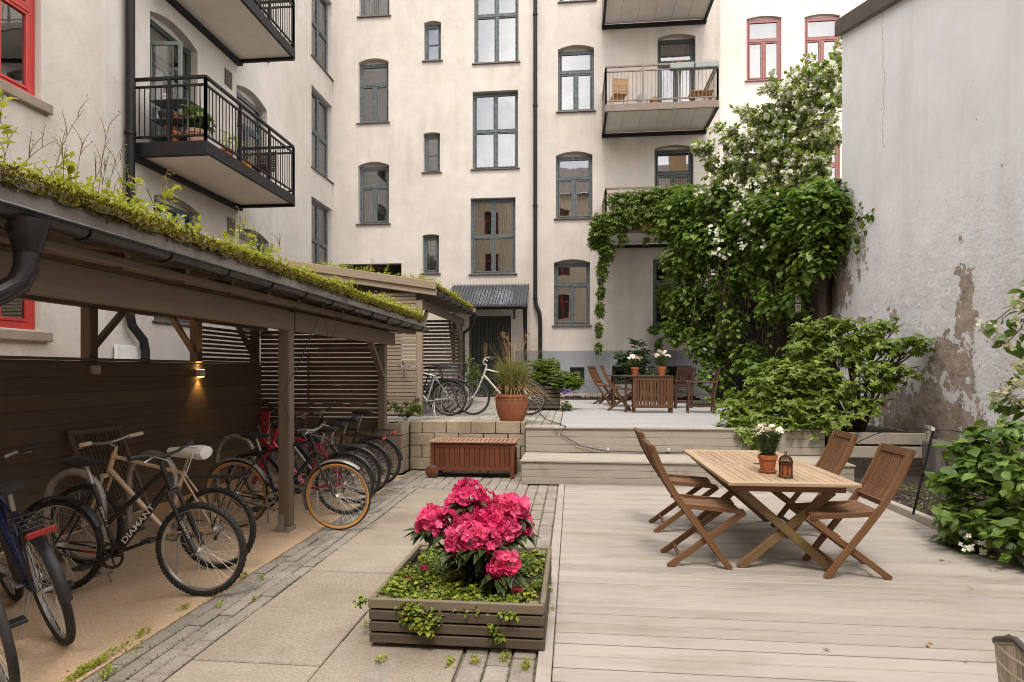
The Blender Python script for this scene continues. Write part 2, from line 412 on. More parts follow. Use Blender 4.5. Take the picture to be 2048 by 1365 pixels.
def window(fr, u0, u1, z0, z1, parent, rise=0., style='T', fm=darkfr, inside='dark', wallm=cream, sill=sillm, gm=None, dep=.17, cw=.075, name='window', label=None):
    """casing, sashes; sub-parts glass, sill, room, arch infill, curtain"""
    m = MB(); b = lambda *a: fr.box(m, *a)
    zt = z1-rise; D0, D1 = -dep-.05, -dep+.02
    b(u0, u0+cw, z0, zt, D0, D1); b(u1-cw, u1, z0, zt, D0, D1); b(u0+cw, u1-cw, zt-cw, zt, D0, D1); b(u0+cw, u1-cw, z0, z0+cw, D0, D1)
    a0, a1, c0, c1 = u0+cw, u1-cw, z0+cw, zt-cw; mid = (u0+u1)/2; H = c1-c0
    panes = []
    def sash(s0, s1, t0, t1, k=.042):
        E0, E1 = -dep-.03, -dep+.035
        b(s0, s0+k, t0, t1, E0, E1); b(s1-k, s1, t0, t1, E0, E1); b(s0+k, s1-k, t0, t0+k, E0, E1); b(s0+k, s1-k, t1-k, t1, E0, E1)
        panes.append((s0+k, s1-k, t0+k, t1-k))
    g = .006
    if style == 'T':
        zt2 = c0+H*.66
        b(a0, a1, zt2-.035, zt2+.035, D0, -dep+.045); b(mid-.035, mid+.035, c0, zt2-.035, D0, -dep+.04)
        sash(a0+g, a1-g, zt2+.035+g, c1-g); sash(a0+g, mid-.035-g, c0+g, zt2-.035-g); sash(mid+.035+g, a1-g, c0+g, zt2-.035-g)
    elif style == 'X':
        zt2 = c0+H*.5
        b(a0, a1, zt2-.035, zt2+.035, D0, -dep+.045); b(mid-.035, mid+.035, c0, zt2-.035, D0, -dep+.04); b(mid-.035, mid+.035, zt2+.035, c1, D0, -dep+.04)
        for s0, s1 in ((a0+g, mid-.035-g), (mid+.035+g, a1-g)):
            for t0, t1 in ((c0+g, zt2-.035-g), (zt2+.035+g, c1-g)): sash(s0, s1, t0, t1, .032)
    elif style == 'S':
        sash(a0+g, a1-g, c0+g, c1-g, .04); zt2 = c0+H*.47; b(a0+.05, a1-.05, zt2-.015, zt2+.015, -dep-.02, -dep+.03)
    elif style == 'D':
        zt2 = c0+H*.74
        b(a0, a1, zt2-.04, zt2+.04, D0, -dep+.045)
        sash(a0+g, a1-g, zt2+.04+g, c1-g); sash(a0+g, mid-g, c0+g, zt2-.04-g, .07); sash(mid+g, a1-g, c0+g, zt2-.04-g, .07)
    elif style == 'O': sash(a0+g, a1-g, c0+g, c1-g, .05)
    o = m.build(name, fm, parent, .004)
    if label: o['label'] = label
    m = MB()
    for p in panes: m.quad(fr.p(p[0], p[2], -dep), fr.p(p[1], p[2], -dep), fr.p(p[1], p[3], -dep), fr.p(p[0], p[3], -dep))
    m.build('pane', gm or glass, o)
    if sill:
        m = MB(); fr.box(m, u0-.06, u1+.06, z0-.035, z0-.002, -dep+.02, .06); m.build('sill', sill, o, .004)
    if rise:
        m = MB(); pts = opening(u0, u1, z0, z1, rise)[2:]; pts = [(u0, zt-.0), (u1, zt-.0)]+pts[1:-1]
        q = [fr.p(p[0], p[1], -dep-.03) for p in pts]; m.add(q, [tuple(range(len(q)))]); m.build('arch_infill', wallm, o)
    # room behind
    m = MB(); e = .35; r0, r1, d1, d2 = u0-e, u1+e, -dep-.08, -1.6
    Q = lambda *c: m.quad(*c)
    P = lambda u, z, d: fr.p(u, z, d)
    t0, t1 = z0-.3, z1+.15
    Q(P(r0, t0, d2), P(r1, t0, d2), P(r1, t1, d2), P(r0, t1, d2))
    for uu in (r0, r1): Q(P(uu, t0, d1), P(uu, t0, d2), P(uu, t1, d2), P(uu, t1, d1))
    for zz in (t0, t1): Q(P(r0, zz, d1), P(r1, zz, d1), P(r1, zz, d2), P(r0, zz, d2))
    m.build('room_interior', warm_in if inside == 'yellow' else dark_in, o)
    def cloth(c0_, c1_, t0_, t1_, mt, amp=.03, nm='curtain'):
        k = max(6, int((c1_-c0_)*40)); vs = []; fs = []
        for i in range(k+1):
            u = c0_+(c1_-c0_)*i/k; dd = -dep-.12+amp*math.sin(i*1.9)
            vs += [fr.p(u, t0_, dd), fr.p(u, t1_, dd)]
        for i in range(k): fs.append((2*i, 2*i+2, 2*i+3, 2*i+1))
        mm = MB(); mm.sm = True; mm.add(vs, fs); mm.build(nm, mt, o)
    W = u1-u0
    if inside == 'curtain': cloth(u0+.06, u0+W*.3, z0+.05, zt-.05, curt2); cloth(u1-W*.3, u1-.06, z0+.05, zt-.05, curt2)
    if inside == 'blind': cloth(u0+.05, u1-.05, z0+.05, z0+(zt-z0)*.66, curt, .004, 'blind')
    if inside == 'white': cloth(u0+.05, u1-.05, z0+.05, zt-.05, curt, .02)
    if inside == 'half': cloth(u0+.05, u0+W*.62, z0+.05, zt-.05, curt, .02)
    return o
def balcony(fr, u0, u1, z, depth, parent, rail=black, fasc=black, soff=soffm, fh=.2, rh=1.05, panel=0):
    o = None
    m = MB(); b = lambda *a: fr.box(m, *a)
    b(u0, u1, z, z+fh, depth-.06, depth); b(u0, u0+.06, z, z+fh, .0, depth-.06); b(u1-.06, u1, z, z+fh, .0, depth-.06); 
    b(u0+.06, u1-.06, z+.12, z+fh-.01, .1, depth-.06)
    o = m.build('balcony', fasc, parent, .004)
    m = MB(); k = panel or 1
    for i in range(k):
        a0 = u0+.06+(u1-u0-.12)*i/k; a1 = u0+.06+(u1-u0-.12)*(i+1)/k-.008
        fr.box(m, a0, a1, z+.03, z+.055, .1, depth-.06)
    m.build('soffit', soff, o)
    m = MB(); fr.box(m, u0-.01, u1+.01, z-.09, z-.003, .003, .13); fr.box(m, u0-.004, u0+.075, z-.035, z-.002, .132, depth-.01); fr.box(m, u1-.075, u1+.004, z-.035, z-.002, .132, depth-.01); m.build('support_beam', black, o, .004)
    m = MB(); T = z+fh+rh; t = .045
    def rails(P0, P1, n_posts, skip=False):
        P0 = V3(P0); P1 = V3(P1); L_ = (P1-P0).length
        for zz, hh in ((T, .05), (T-.14, .035), (z+fh+.1, .035)):
            m.beam(P0+V3((0, 0, zz)), P1+V3((0, 0, zz)), .05 if hh == .05 else .035, hh)
        for i in range(n_posts):
            p = P0.lerp(P1, i/(n_posts-1)) if n_posts > 1 else P0
            m.beam(p+V3((0, 0, z+.02)), p+V3((0, 0, T-.026)), t, t, (0, 1, 0))
        nb = int(L_/.105)
        for i in range(1, nb):
            p = P0.lerp(P1, i/nb); m.beam(p+V3((0, 0, z+fh+.118)), p+V3((0, 0, T-.158)), .014, .014, (0, 1, 0))
    A = fr.p(u0+.03, 0, .02); B = fr.p(u0+.03, 0, depth-.03); C = fr.p(u1-.03, 0, depth-.03); D = fr.p(u1-.03, 0, .02)
    rails(A, B, 3); rails(B, C, 4 if u1-u0 > 2 else 3); rails(C, D, 2)
    m.build('railing', rail, o)
    return o
def pipe(pts, r, parent, mat=black, name='downpipe', collars=()):
    m = MB(); m.tube(pts, r, 12)
    for c in collars: m.lathe([(r, -.03), (r*1.25, -.03), (r*1.25, .03), (r, .03)], 12, c)
    return m.build(name, mat, parent)
# ================================================================ back apartment building
FB = Frame((0, DB, 0), (1, 0, 0), (0, -1, 0))
def pxB(x0, y0, x1, y1):
    ym = (y0+y1)/2; xm = (x0+x1)/2
    return onY(x0, ym, DB).x, onY(x1, ym, DB).x, onY(xm, y1, DB).z, onY(xm, y0, DB).z
back = thing('apartment_building', 'cream plastered apartment building with tall stair windows closing the far end of the yard', 'building', (0, DB, TZ))
wl = []; 
for bx, rise, st, ins in (
    ((718, -90, 779, 33), .1, 'T', 'white'), ((717, 117, 777, 246), .12, 'T', 'dark'), ((716, 324, 778, 448), .12, 'T', 'blind'),
    ((848, 42, 882, 122), .06, 'S', 'half'), ((847, 265, 880, 345), .04, 'S', 'dark'), ((845, 469, 878, 547), .04, 'S', 'half'),
    ((948, -72, 1037, 126), 0, 'X', 'dark'), ((945, 182, 1036, 338), .0, 'X', 'dark'), ((941, 396, 1031, 548), 0, 'X', 'curtain'),
    ((1119, -125, 1190, 3), .12, 'T', 'dark'), ((1116, 90, 1188, 223), .12, 'T', 'dark'), ((1112, 303, 1185, 437), .12, 'T', 'half'), ((1108, 519, 1180, 651), .1, 'T', 'dark'),
    ((1306, 512, 1392, 652), .08, 'T', 'dark')):
    wl.append((pxB(*bx), rise, st, ins))
bzs = [onY(1310, 267, DB).z, onY(1310, 49, DB).z, onY(1310, 490, DB).z]   # balcony undersides
for bx, z in (((1315, 68, 1391, 200), bzs[0]), ((1309, 290, 1387, 400), bzs[2])):
    q = pxB(*bx); wl.append(((q[0], q[1], z+.24, q[3]), .1, 'D', 'white' if z == bzs[0] else 'yellow'))
uR = onY(1441, 200, DB).x
pas = pxB(677, 528, 803, 640); pas = (pas[0], pas[1], TZ, pas[3])
dr = pxB(938, 632, 1022, 772); dr = (dr[0], dr[1], TZ+.02, dr[3])
bas = [pxB(1140, 735, 1169, 768), pxB(1224, 733, 1292, 770), pxB(1330, 733, 1385, 770)]
holes = [opening(*q, r) for q, r, s, i in wl]+[opening(*pas), opening(*dr)]+[opening(*q) for q in bas]
m = MB(); facade(m, FB, [(XL-.02, TZ-.4), (uR, TZ-.4), (uR, 17.5), (XL-.02, 17.5)], holes)
# right return of the building and roof
m.quad(V3((uR, DB, 0)), V3((uR, DB+6, 0)), V3((uR, DB+6, 17.5)), V3((uR, DB, 17.5)))
m.quad(V3((XL-6, DB, 17.5)), V3((uR, DB, 17.5)), V3((uR, DB+8, 20)), V3((XL-6, DB+8, 20)))
m.quad(V3((XL-6, DB+8, 0)), V3((uR, DB+8, 0)), V3((uR, DB+8, 20)), V3((XL-6, DB+8, 20)))
m.build('wall', cream, back)
for q, r, s, i in wl: window(FB, *q, back, r, s, darkgr if s == 'D' else darkfr, i, name='balcony_door' if s == 'D' else 'window', sill=None if s == 'D' else sillm)
# plinth
zp = onY(1150, 702, DB).z; m = MB(); cuts = sorted([(b[0], b[1], b[2], b[3]) for b in bas]); u = dr[1]+.12
for c in cuts:
    FB.box(m, u, c[0], TZ-.3, zp, .003, .035); FB.box(m, c[0], c[1], c[3], zp, .003, .035); FB.box(m, c[0], c[1], TZ-.3, c[2], .003, .035); u = c[1]
FB.box(m, u, uR, TZ-.3, zp, .003, .035); m.build('plinth', greyp, back)
for c in bas: window(FB, *c, back, 0, 'O', darkgr, 'dark', name='basement_window', sill=None)
# passage
m = MB(); a, b_, z0, z1 = pas
for q in ((a, -.22), (b_, -.22)):
    m.quad(FB.p(q[0], z0, -.22), FB.p(q[0], z0, -5), FB.p(q[0], z1, -5), FB.p(q[0], z1, -.22))
m.quad(FB.p(a, z1, -.22), FB.p(b_, z1, -.22), FB.p(b_, z1, -5), FB.p(a, z1, -5)); m.quad(FB.p(a, z0, -5), FB.p(b_, z0, -5), FB.p(b_, z1, -5), FB.p(a, z1, -5))
m.build('passage', dark_in, back)
# door
m = MB(); u0, u1, z0, z1 = dr
nb = 9
for i in range(nb):
    FB.box(m, u0+.09+(u1-u0-.18)*i/nb+.003, u0+.09+(u1-u0-.18)*(i+1)/nb-.003, z0+.02, z1-.1, -.2, -.15)
do = m.build('door', plain('door_green', (.022, .032, .024), .45, 0, .3, 4), back, .005)
m = MB(); FB.box(m, u0, u0+.09, z0, z1, -.22, -.1); FB.box(m, u1-.09, u1, z0, z1, -.22, -.1); FB.box(m, u0+.09, u1-.09, z1-.09, z1, -.22, -.1); m.build('door_frame', darkgr, do, .005)
hx = u0+(u1-u0)*.38; m = MB(); FB.box(m, hx-.06, hx+.06, z0+1.15, z0+1.75, -.149, -.135); m.build('light_panel', plain('door_glass_amber', (.25, .15, .09), .25), do)
m = MB(); m.tube([FB.p(u0+.2, z0+1.0, -.15), FB.p(u0+.2, z0+1.0, -.09), FB.p(u0+.32, z0+1.0, -.09)], .012, 8); m.build('handle', plain('steel', (.6, .6, .6), .3, 1.), do)
# porch roof of corrugated sheet on brackets
zt = onY(985, 571, DB).z; ua = onY(905, 571, DB).x; ub = onY(1058, 571, DB).x; dpt = 1.25
zf = zt-.78
m = MB(); n = 24; vs = []; fs = []; pitch = (ub-ua)/n
prof = []
for i in range(n): 
    u = ua+pitch*i; prof += [(u, 0), (u+pitch*.5, 0), (u+pitch*.6, .04), (u+pitch*.9, .04)]
prof.append((ub, 0))
for u, hgt in prof: vs += [FB.p(u, zt+hgt, .01), FB.p(u, zf+hgt, dpt)]
for i in range(len(prof)-1): fs.append((2*i, 2*i+1, 2*i+3, 2*i+2))
k = len(vs); vs += [v-V3((0, 0, .03)) for v in vs]; fs += [tuple(j+k for j in f[::-1]) for f in fs]
m.add(vs, fs); po = m.build('porch_roof', plain('corrugated_sheet', (.05, .057, .072), .4, .2, .1), back)
m = MB()
FB.box(m, ua, ub, zf-.12, zf-.035, dpt-.06, dpt-.01); FB.box(m, ua, ub, zt-.12, zt-.03, .003, .06)
for uu in (ua+.05, ub-.1):
    m.beam(FB.p(uu, zt-.09, .03), FB.p(uu, zf-.08, dpt-.06), .05, .09)
    m.beam(FB.p(uu, zf-1.55, .06), FB.p(uu, zf-.1, dpt-.35), .06, .08); FB.box(m, uu-.04, uu+.04, zf-1.7, zt-.12, .003, .08)
m.build('bracket', black, po, .004)
m = MB(); m.tube([FB.p(ua, zf-.03, dpt+.05), FB.p(ub+.05, zf-.05, dpt+.05)], .05, 8); p = FB.p(ub-.35, 0, dpt+.05); m.tube([p+V3((0, 0, zf-.06)), p+V3((0, 0, zf-.42))], .035, 8); m.lathe([(.036, 0), (.06, .12)], 8, p+V3((0, 0, zf-.2))); m.build('gutter', black, po)
# downpipe centre
xa = onY(1071, 300, DB).x; zb = onY(1068, 610, DB).z
pts = [FB.p(xa, 17.5, .12), FB.p(xa, zb+.2, .12), FB.p(xa+.02, zb, .13), FB.p(xa+.14, zb-.28, .2), FB.p(xa+.16, zb-.5, .2), FB.p(xa+.16, TZ, .2)]
pipe(pts, .062, back, collars=[FB.p(xa, onY(1071, y, DB).z, .12) for y in (34, 215, 415, 600)])
b0 = onY(1204, 272, DB).x; b1 = onY(1411, 262, DB).x
BD = DB-17.45; BR0, BR1 = b0, b1
# right house balconies
balc_r = [balcony(FB, b0, b1, bzs[i], BD, back, brownm, brownm if i != 2 else brownm, soff2, .2, 1.08, 6) for i in range(3)]
# ================================================================ left wing
FL = Frame((XL, 0, 0), (0, 1, 0), (1, 0, 0))
left = thing('apartment_building', 'cream side wing on the left with two black railed balconies', 'building', (XL, 14, 0))
def pxL(x0, y0a, x1, y0b, z0=None, ybl=None):
    """left edge top (x0,y0a), right edge top (x1,y0b) ; bottom z or px at left edge"""
    a = onX(x0, y0a, XL); b = onX(x1, y0b, XL)
    return a.y, b.y, (z0 if z0 is not None else onX(x0, ybl, XL).z), (a.z+b.z)/2
XO = -6.46
zl1 = onX(590, 411, XO).z; zl2 = onX(588, 116, XO).z
bl0 = onX(263, 300, XL).y; bl1 = onX(465, 413, XL).y
lw = [(pxL(300, 10, 395, 84, zl1+.22), .16, 'D', 'half', darkgr), (pxL(473, 156, 534, 211, zl1+.75), .16, 'T', 'dark', darkfr),
      (pxL(308, 378, 400, 415, 2.55), .14, 'T', 'curtain', darkfr), (pxL(478, 448, 538, 475, 2.55), .14, 'O', 'white', darkfr)]
up = zl2-zl1
for k in (0, 1): q = lw[k][0]; lw.append(((q[0], q[1], q[2]+up, q[3]+up), .16, lw[k][2], 'dark', darkgr))
q = pxL(623, 169, 664, 214, ybl=334); q2 = pxL(623, 392, 664, 420, z0=q[2]-up if False else 3.0)
H_ = q[3]-q[2]
st = q[3]-q2[3]
lw += [(q, 0, 'X', 'dark', darkfr), ((q2[0], q2[1], q2[3]-H_, q2[3]), 0, 'X', 'dark', darkfr), ((q[0], q[1], q[2]+st, q[3]+st), 0, 'X', 'dark', darkfr)]
YN = onX(208, 200, XL).y
m = MB(); facade(m, FL, [(YN, -.4), (DB+.02, -.4), (DB+.02, 17.5), (YN, 17.5)], [opening(*q, r) for q, r, s, i, f in lw], .22)
m.quad(FL.p(YN, 17.5), FL.p(DB+8, 17.5), FL.p(DB+8, 20, -7), FL.p(YN, 20, -7)); m.quad(FL.p(YN, 0, -7), FL.p(DB+8, 0, -7), FL.p(DB+8, 20, -7), FL.p(YN, 20, -7))
m.build('wall', cream, left)
for q, r, s, i, f in lw: window(FL, *q, left, r, s, f, i, name='balcony_door' if s == 'D' else 'window', sill=None if s == 'D' else sillm)
for z in (zl1, zl2): balcony(FL, bl0, bl1+.22, z, XO-XL, left, black, black, soffm, .22, 1.14, 1)
# open leaf of the balcony door
q = lw[0][0]; m = MB(); p0 = FL.p(q[0]+.1, 0, -.1)
A0 = FL.p(q[0]+.08, q[2]+.1, -.1); LW = (q[1]-q[0])*.45; HT = (q[3]-q[2])*.72
ux = V3((1, .1, 0)).normalized(); fr2 = Frame(A0-V3((0, 0, 0)), ux, V3((.1, -1, 0)).normalized())
for a, b_, c, d in ((0, .07, 0, HT), (LW-.07, LW, 0, HT), (.07, LW-.07, 0, .5), (.07, LW-.07, HT-.07, HT)):
    cc = [fr2.p(u, z, dd) for z in (c, d) for u, dd in ((a, -.02), (b_, -.02), (b_, .02), (a, .02))]; m.hexa(cc)
ol = m.build('open_door_leaf', plain('paint_sage', (.13, .16, .15), .45), left, .004)
m = MB(); m.quad(fr2.p(.07, .5), fr2.p(LW-.07, .5), fr2.p(LW-.07, HT-.07), fr2.p(.07, HT-.07)); m.build('pane', glass, ol)
# vents
for x0, x1, y in ((450, 463, 153), (455, 469, 451)):
    a = onX(x0, y, XL); b_ = onX(x1, y, XL); m = MB(); zc = a.z
    for i in range(7): FL.box(m, a.y, b_.y, zc-.16+i*.05, zc-.16+i*.05+.03, .003, .02)
    FL.box(m, a.y-.02, b_.y+.02, zc-.19, zc+.2, .0005, .008); m.build('vent_grille', sillm, left)
yp = onX(248, 200, XL).y
pipe([FL.p(yp, 17.5, .12), FL.p(yp, 2.55, .12), FL.p(yp+.03, 2.4, .13), FL.p(yp+.25, 2.15, .18), FL.p(yp+.3, 1.95, .18), FL.p(yp+.3, 0, .18)], .075, left, black, 'downpipe', [FL.p(yp, z, .12) for z in (5.8, 8.4, 3.2)])
# ================================================================ neighbour with red windows
XN = XL+.04; FN = Frame((XN, 0, 0), (0, 1, 0), (1, 0, 0))
nb_ = thing('apartment_building', 'rough plastered neighbour house with red framed windows at the left edge', 'building', (XN, 6, 0))
a = onX(82, 203, XN); W_ = 1.25; H_ = 2.0; b_ = onX(93, 662, XN)
nw = [(a.y-W_, a.y, a.z, a.z+H_), (a.y-W_, a.y, b_.z, b_.z+1.75)]
nw.append((a.y-W_-2.6, a.y-2.6, b_.z, b_.z+1.75))
m = MB(); facade(m, FN, [(-5, -.4), (YN, -.4), (YN, 17.5), (-5, 17.5)], [opening(*q) for q in nw], .2)
m.quad(FN.p(YN, -.4), FN.p(YN, -.4, -.1), FN.p(YN, 17.5, -.1), FN.p(YN, 17.5)); m.quad(FN.p(-5, 17.5), FN.p(YN, 17.5), FN.p(YN, 20, -7), FN.p(-5, 20, -7)); m.quad(FN.p(-5, 0, -7), FN.p(YN, 0, -7), FN.p(YN, 20, -7), FN.p(-5, 20, -7))
m.build('wall', cream2, nb_)
for q in nw:
    o = window(FN, *q, nb_, 0, 'T', redfr, 'half', cream2, None, dep=.12, cw=.11)
    m = MB(); FN.box(m, q[0]-.1, q[1]+.12, q[2]-.17, q[2]-.02, -.1, .1); m.build('sill', stonesill, o, .015)
m = MB(); FN.box(m, onX(228, 700, XN).y, onX(275, 700, XN).y, .9, 2.05, .003, .05); m.build('utility_hatch', plain('hatch_white', (.72, .72, .72), .5), nb_, .005)
# ================================================================ white house far right
DW = 20.6; FW = Frame((0, DW, 0), (1, 0, 0), (0, -1, 0))
wh = thing('apartment_building', 'white house with plum red casement windows behind the flowering shrub', 'building', (6, DW, 0))
def pxW(x0, y0, x1, y1): return onY(x0, (y0+y1)/2, DW).x, onY(x1, (y0+y1)/2, DW).x, onY((x0+x1)/2, y1, DW).z, onY((x0+x1)/2, y0, DW).z
ww = [pxW(1493, 32, 1563, 161), pxW(1609, 28, 1680, 157)]
d = ww[0][2]-onY(1520, 412, DW).z
ww += [(q[0], q[1], q[2]-d, q[3]-d) for q in ww[:2]]+[(q[0], q[1], q[2]+d, q[3]+d) for q in ww[:2]]
m = MB(); facade(m, FW, [(uR-.5, -.4), (14, -.4), (14, 17.5), (uR-.5, 17.5)], [opening(*q, .08) for q in ww], .16)
m.quad(FW.p(uR-.5, 17.5), FW.p(14, 17.5), FW.p(14, 20, -6), FW.p(uR-.5, 20, -6)); m.build('wall', whitew, wh)
for i, q in enumerate(ww): window(FW, *q, wh, .08, 'T', plumfr, 'yellow' if i in (2, 3) else 'white', whitew, plumfr, dep=.08)
# ================================================================ house behind the camera (seen in the panes)
DO = -9.; FO = Frame((0, DO, 0), (1, 0, 0), (0, 1, 0))
oh = thing('apartment_building', 'ochre house across the yard that the window panes mirror', 'building', (0, DO, 0))
ow = [(x, x+1.15, z, z+1.9) for x in (-7, -4.2, -1.4, 1.4, 4.2, 7) for z in (2.4, 5.75, 9.1, 12.4)]
m = MB(); facade(m, FO, [(-16, -.4), (14, -.4), (14, 15.6), (-16, 15.6)], [opening(*q, .1) for q in ow], .18)
m.build('wall', plaster('plaster_ochre', (.6, .5, .37), (.3, .25, .2), .3), oh)
for q in ow:
    m = MB(); u0, u1, z0, z1 = q
    for a_ in ((u0, u0+.09, z0, z1), (u1-.09, u1, z0, z1), (u0+.09, u1-.09, z0, z0+.09), ((u0+u1)/2-.04, (u0+u1)/2+.04, z0+.09, z1), (u0+.09, (u0+u1)/2-.04, z0+1.2, z0+1.28), ((u0+u1)/2+.04, u1-.09, z0+1.2, z0+1.28)): FO.box(m, *a_, -.18, -.1)
    o = m.build('window', redfr, oh); m = MB(); m.quad(FO.p(u0, z0, -.17), FO.p(u1, z0, -.17), FO.p(u1, z1, -.17), FO.p(u0, z1, -.17)); m.build('pane', dark_in, o)
m = MB(); 
for s_ in (1,): m.quad(FO.p(-16, 15.5, .5), FO.p(14, 15.5, .5), FO.p(14, 19.2, -5), FO.p(-16, 19.2, -5))
ro = m.build('roof', plain('roof_tile', (.12, .085, .07), .7, 0, .3, 3), oh)
for x in (-4, 3.4, 8):
    m = MB(); FO.box(m, x, x+1.1, 15.8, 19.8, -3.2, -2.2); FO.box(m, x-.1, x+1.2, 19.81, 20.05, -3.3, -2.1); m.build('chimney', plain('chimney_brick', (.4, .26, .14), .8), ro)
# ================================================================ right fire wall
def gauss(a, y, z, cy, cz, ry, rz):
    f = a.math('DIVIDE', a.math('SUBTRACT', y, cy), ry); g = a.math('DIVIDE', a.math('SUBTRACT', z, cz), rz)
    e = a.math('ADD', a.math('MULTIPLY', f, f), a.math('MULTIPLY', g, g))
    return a.math('POWER', 2.718, a.math('MULTIPLY', e, -1.))
def firewall_mat():
    a = NM('peeling_plaster'); v = a.coord(); sx = a.n('ShaderNodeSeparateXYZ'); a.l(v, sx.inputs[0]); y, z = sx.outputs[1], sx.outputs[2]
    col = (.79, .80, .845)
    c = a.ramp(a.noise(v, 1.3, 6, .6), [(.25, sc(col, .92)), (.75, sc(col, 1.04))])
    c = a.mix(a.math('MULTIPLY', a.ramp(a.noise(v, .9, 5, .6, stretch=(1, 2.2, .25)), [(.5, 0.), (.72, 1.)]), .3), c, (.50, .46, .42))
    b = None
    for g in ((8.75, 2.35, .28, .7, .82), (8.95, 1.5, .45, .55, .85), (9.3, 1.75, .35, .5, .7), (9.8, .9, 1.5, .55, 1.05), (12.6, 3.4, .55, .9, .85), (11.8, 3.6, .5, .6, .42), (11.6, 2.4, .5, .35, .5), (9.0, .5, 4.5, .42, .75), (7.6, 1.55, .25, .14, .42), (7.6, 3.0, .14, .2, .4), (6.8, 1.2, .4, .3, .45), (6.3, 2.6, .3, .3, .42), (8.2, 2.0, .15, .15, .5), (10.6, 2.6, .2, .2, .5), (11.0, 2.2, .5, .3, .45), (7.0, 2.2, .2, .12, .42), (7.4, 3.9, .2, .5, .4), (8.0, 1.25, .3, .18, .5)):
        q = a.math('MULTIPLY', gauss(a, y, z, *g[:4]), g[4]); b = q if b is None else a.math('MAXIMUM', b, q)
    n = a.math('ADD', a.math('MULTIPLY', a.noise(v, 2.9, 9, .68), .7), a.math('MULTIPLY', a.noise(v, 9, 6, .65), .3))
    f = a.math('ADD', b, a.math('MULTIPLY', a.math('SUBTRACT', n, .5), 3.3))
    peel = a.ramp(f, [(.47, 0.), (.50, 1.)]); rim = a.ramp(f, [(.38, 0.), (.46, 1.), (.49, 1.), (.53, 0.)])
    under = a.ramp(a.noise(v, 5, 6, .65), [(.28, (.22, .17, .14)), (.5, (.38, .31, .265)), (.72, (.50, .44, .39))])
    grime = a.ramp(z, [(.25, 1.), (1.5, 0.)])
    under = a.mix(a.math('MULTIPLY', grime, .6), under, (.12, .105, .09))
    c = a.mix(a.math('MULTIPLY', rim, .5), c, (.76, .75, .74)); c = a.mix(peel, c, under)
    cr = a.math('ABSOLUTE', a.math('SUBTRACT', a.math('ADD', y, a.math('MULTIPLY', a.math('SUBTRACT', a.noise(v, 1.6, 5, .7, stretch=(0.01, 0.01, 1)), .5), .5)), 10.92))
    ck = a.math('MULTIPLY', a.ramp(cr, [(.006, 1.), (.016, 0.)]), a.ramp(z, [(.0, 0.), (.55, 0.), (.6, 1.)])) if False else a.math('MULTIPLY', a.ramp(cr, [(.005, 1.), (.014, 0.)]), a.math('GREATER_THAN', z, 5.4))
    c = a.mix(a.math('MULTIPLY', ck, .6), c, (.2, .19, .18))
    pits = a.ramp(a.noise(v, 9, 3, .5), [(.71, 0.), (.73, 1.)]); low = a.math('LESS_THAN', z, 4.2)
    c = a.mix(a.math('MULTIPLY', a.math('MULTIPLY', pits, low), .6), c, (.3, .26, .24))
    lowb = a.ramp(a.math('MULTIPLY', z, .12), [(.28, 1.), (.55, .1)])
    h = a.math('ADD', a.math('MULTIPLY', a.math('SUBTRACT', 1., peel), .5), a.math('MULTIPLY', a.math('MULTIPLY', a.noise(v, 3.5, 8, .68), 1.7), lowb))
    h = a.math('ADD', h, a.math('MULTIPLY', a.noise(v, 45, 3), .06))
    m = a.pbr(c, .9, 0., a.bump(h, .6, .08), .2); return m
fw = thing('fire_wall', 'tall white fire wall with peeling plaster on the right of the yard', 'wall', (XR, 8, 0))
top = lambda y: 8.15-.3*(12.2-y) if y > 5 else 5.99
ye, yu, zj = 13.1, 12.5, onX(1680, 378, XR).z
out = [(-6, -.2), (ye, -.2), (ye, zj-.12), (yu+.02, zj+.12), (yu, top(yu)), (5, 5.99), (-6, 5.99)]
m = MB(); n = len(out); m.add([V3((XR, p[0], p[1])) for p in out]+[V3((XR+.5, p[0], p[1])) for p in out], [tuple(range(n))[::-1], tuple(range(n, 2*n))]+[(i, (i+1) % n, n+(i+1) % n, n+i) for i in range(n)])
o = m.build('wall', firewall_mat(), fw)
m = MB(); m.beam((XR+.2, yu+.06, top(yu)+.16), (XR+.2, 9.2, top(9.2)+.16), .62, .3); m.beam((XR+.2, 9.19, top(9.19)+.16), (XR+.2, 5, 6.15), .62, .3); m.beam((XR+.2, 4.98, 6.15), (XR+.2, -6, 6.15), .62, .3); m.build('coping', plain('coping_sheet', (.10, .085, .075), .4, .4, .15, 4), fw, .01)
m = MB(); m.beam((XR+.2, yu+.05, zj+.16), (XR+.2, ye+.03, zj-.1), .56, .06); m.build('ledge', black, fw)
granite = plaster('granite', (.19, .175, .165), (.05, .045, .05), .7, 3)
m = MB(); y = 2.0
while y < 12.9:
    l = rng.uniform(.7, 1.3); 
    m.box(XR-rng.uniform(.12, .24), XR-.003, y, min(12.95, y+l-.03), -.1, rng.uniform(.5, .64)); y += l
m.build('stone_footing', granite, fw, .05, seg=3)
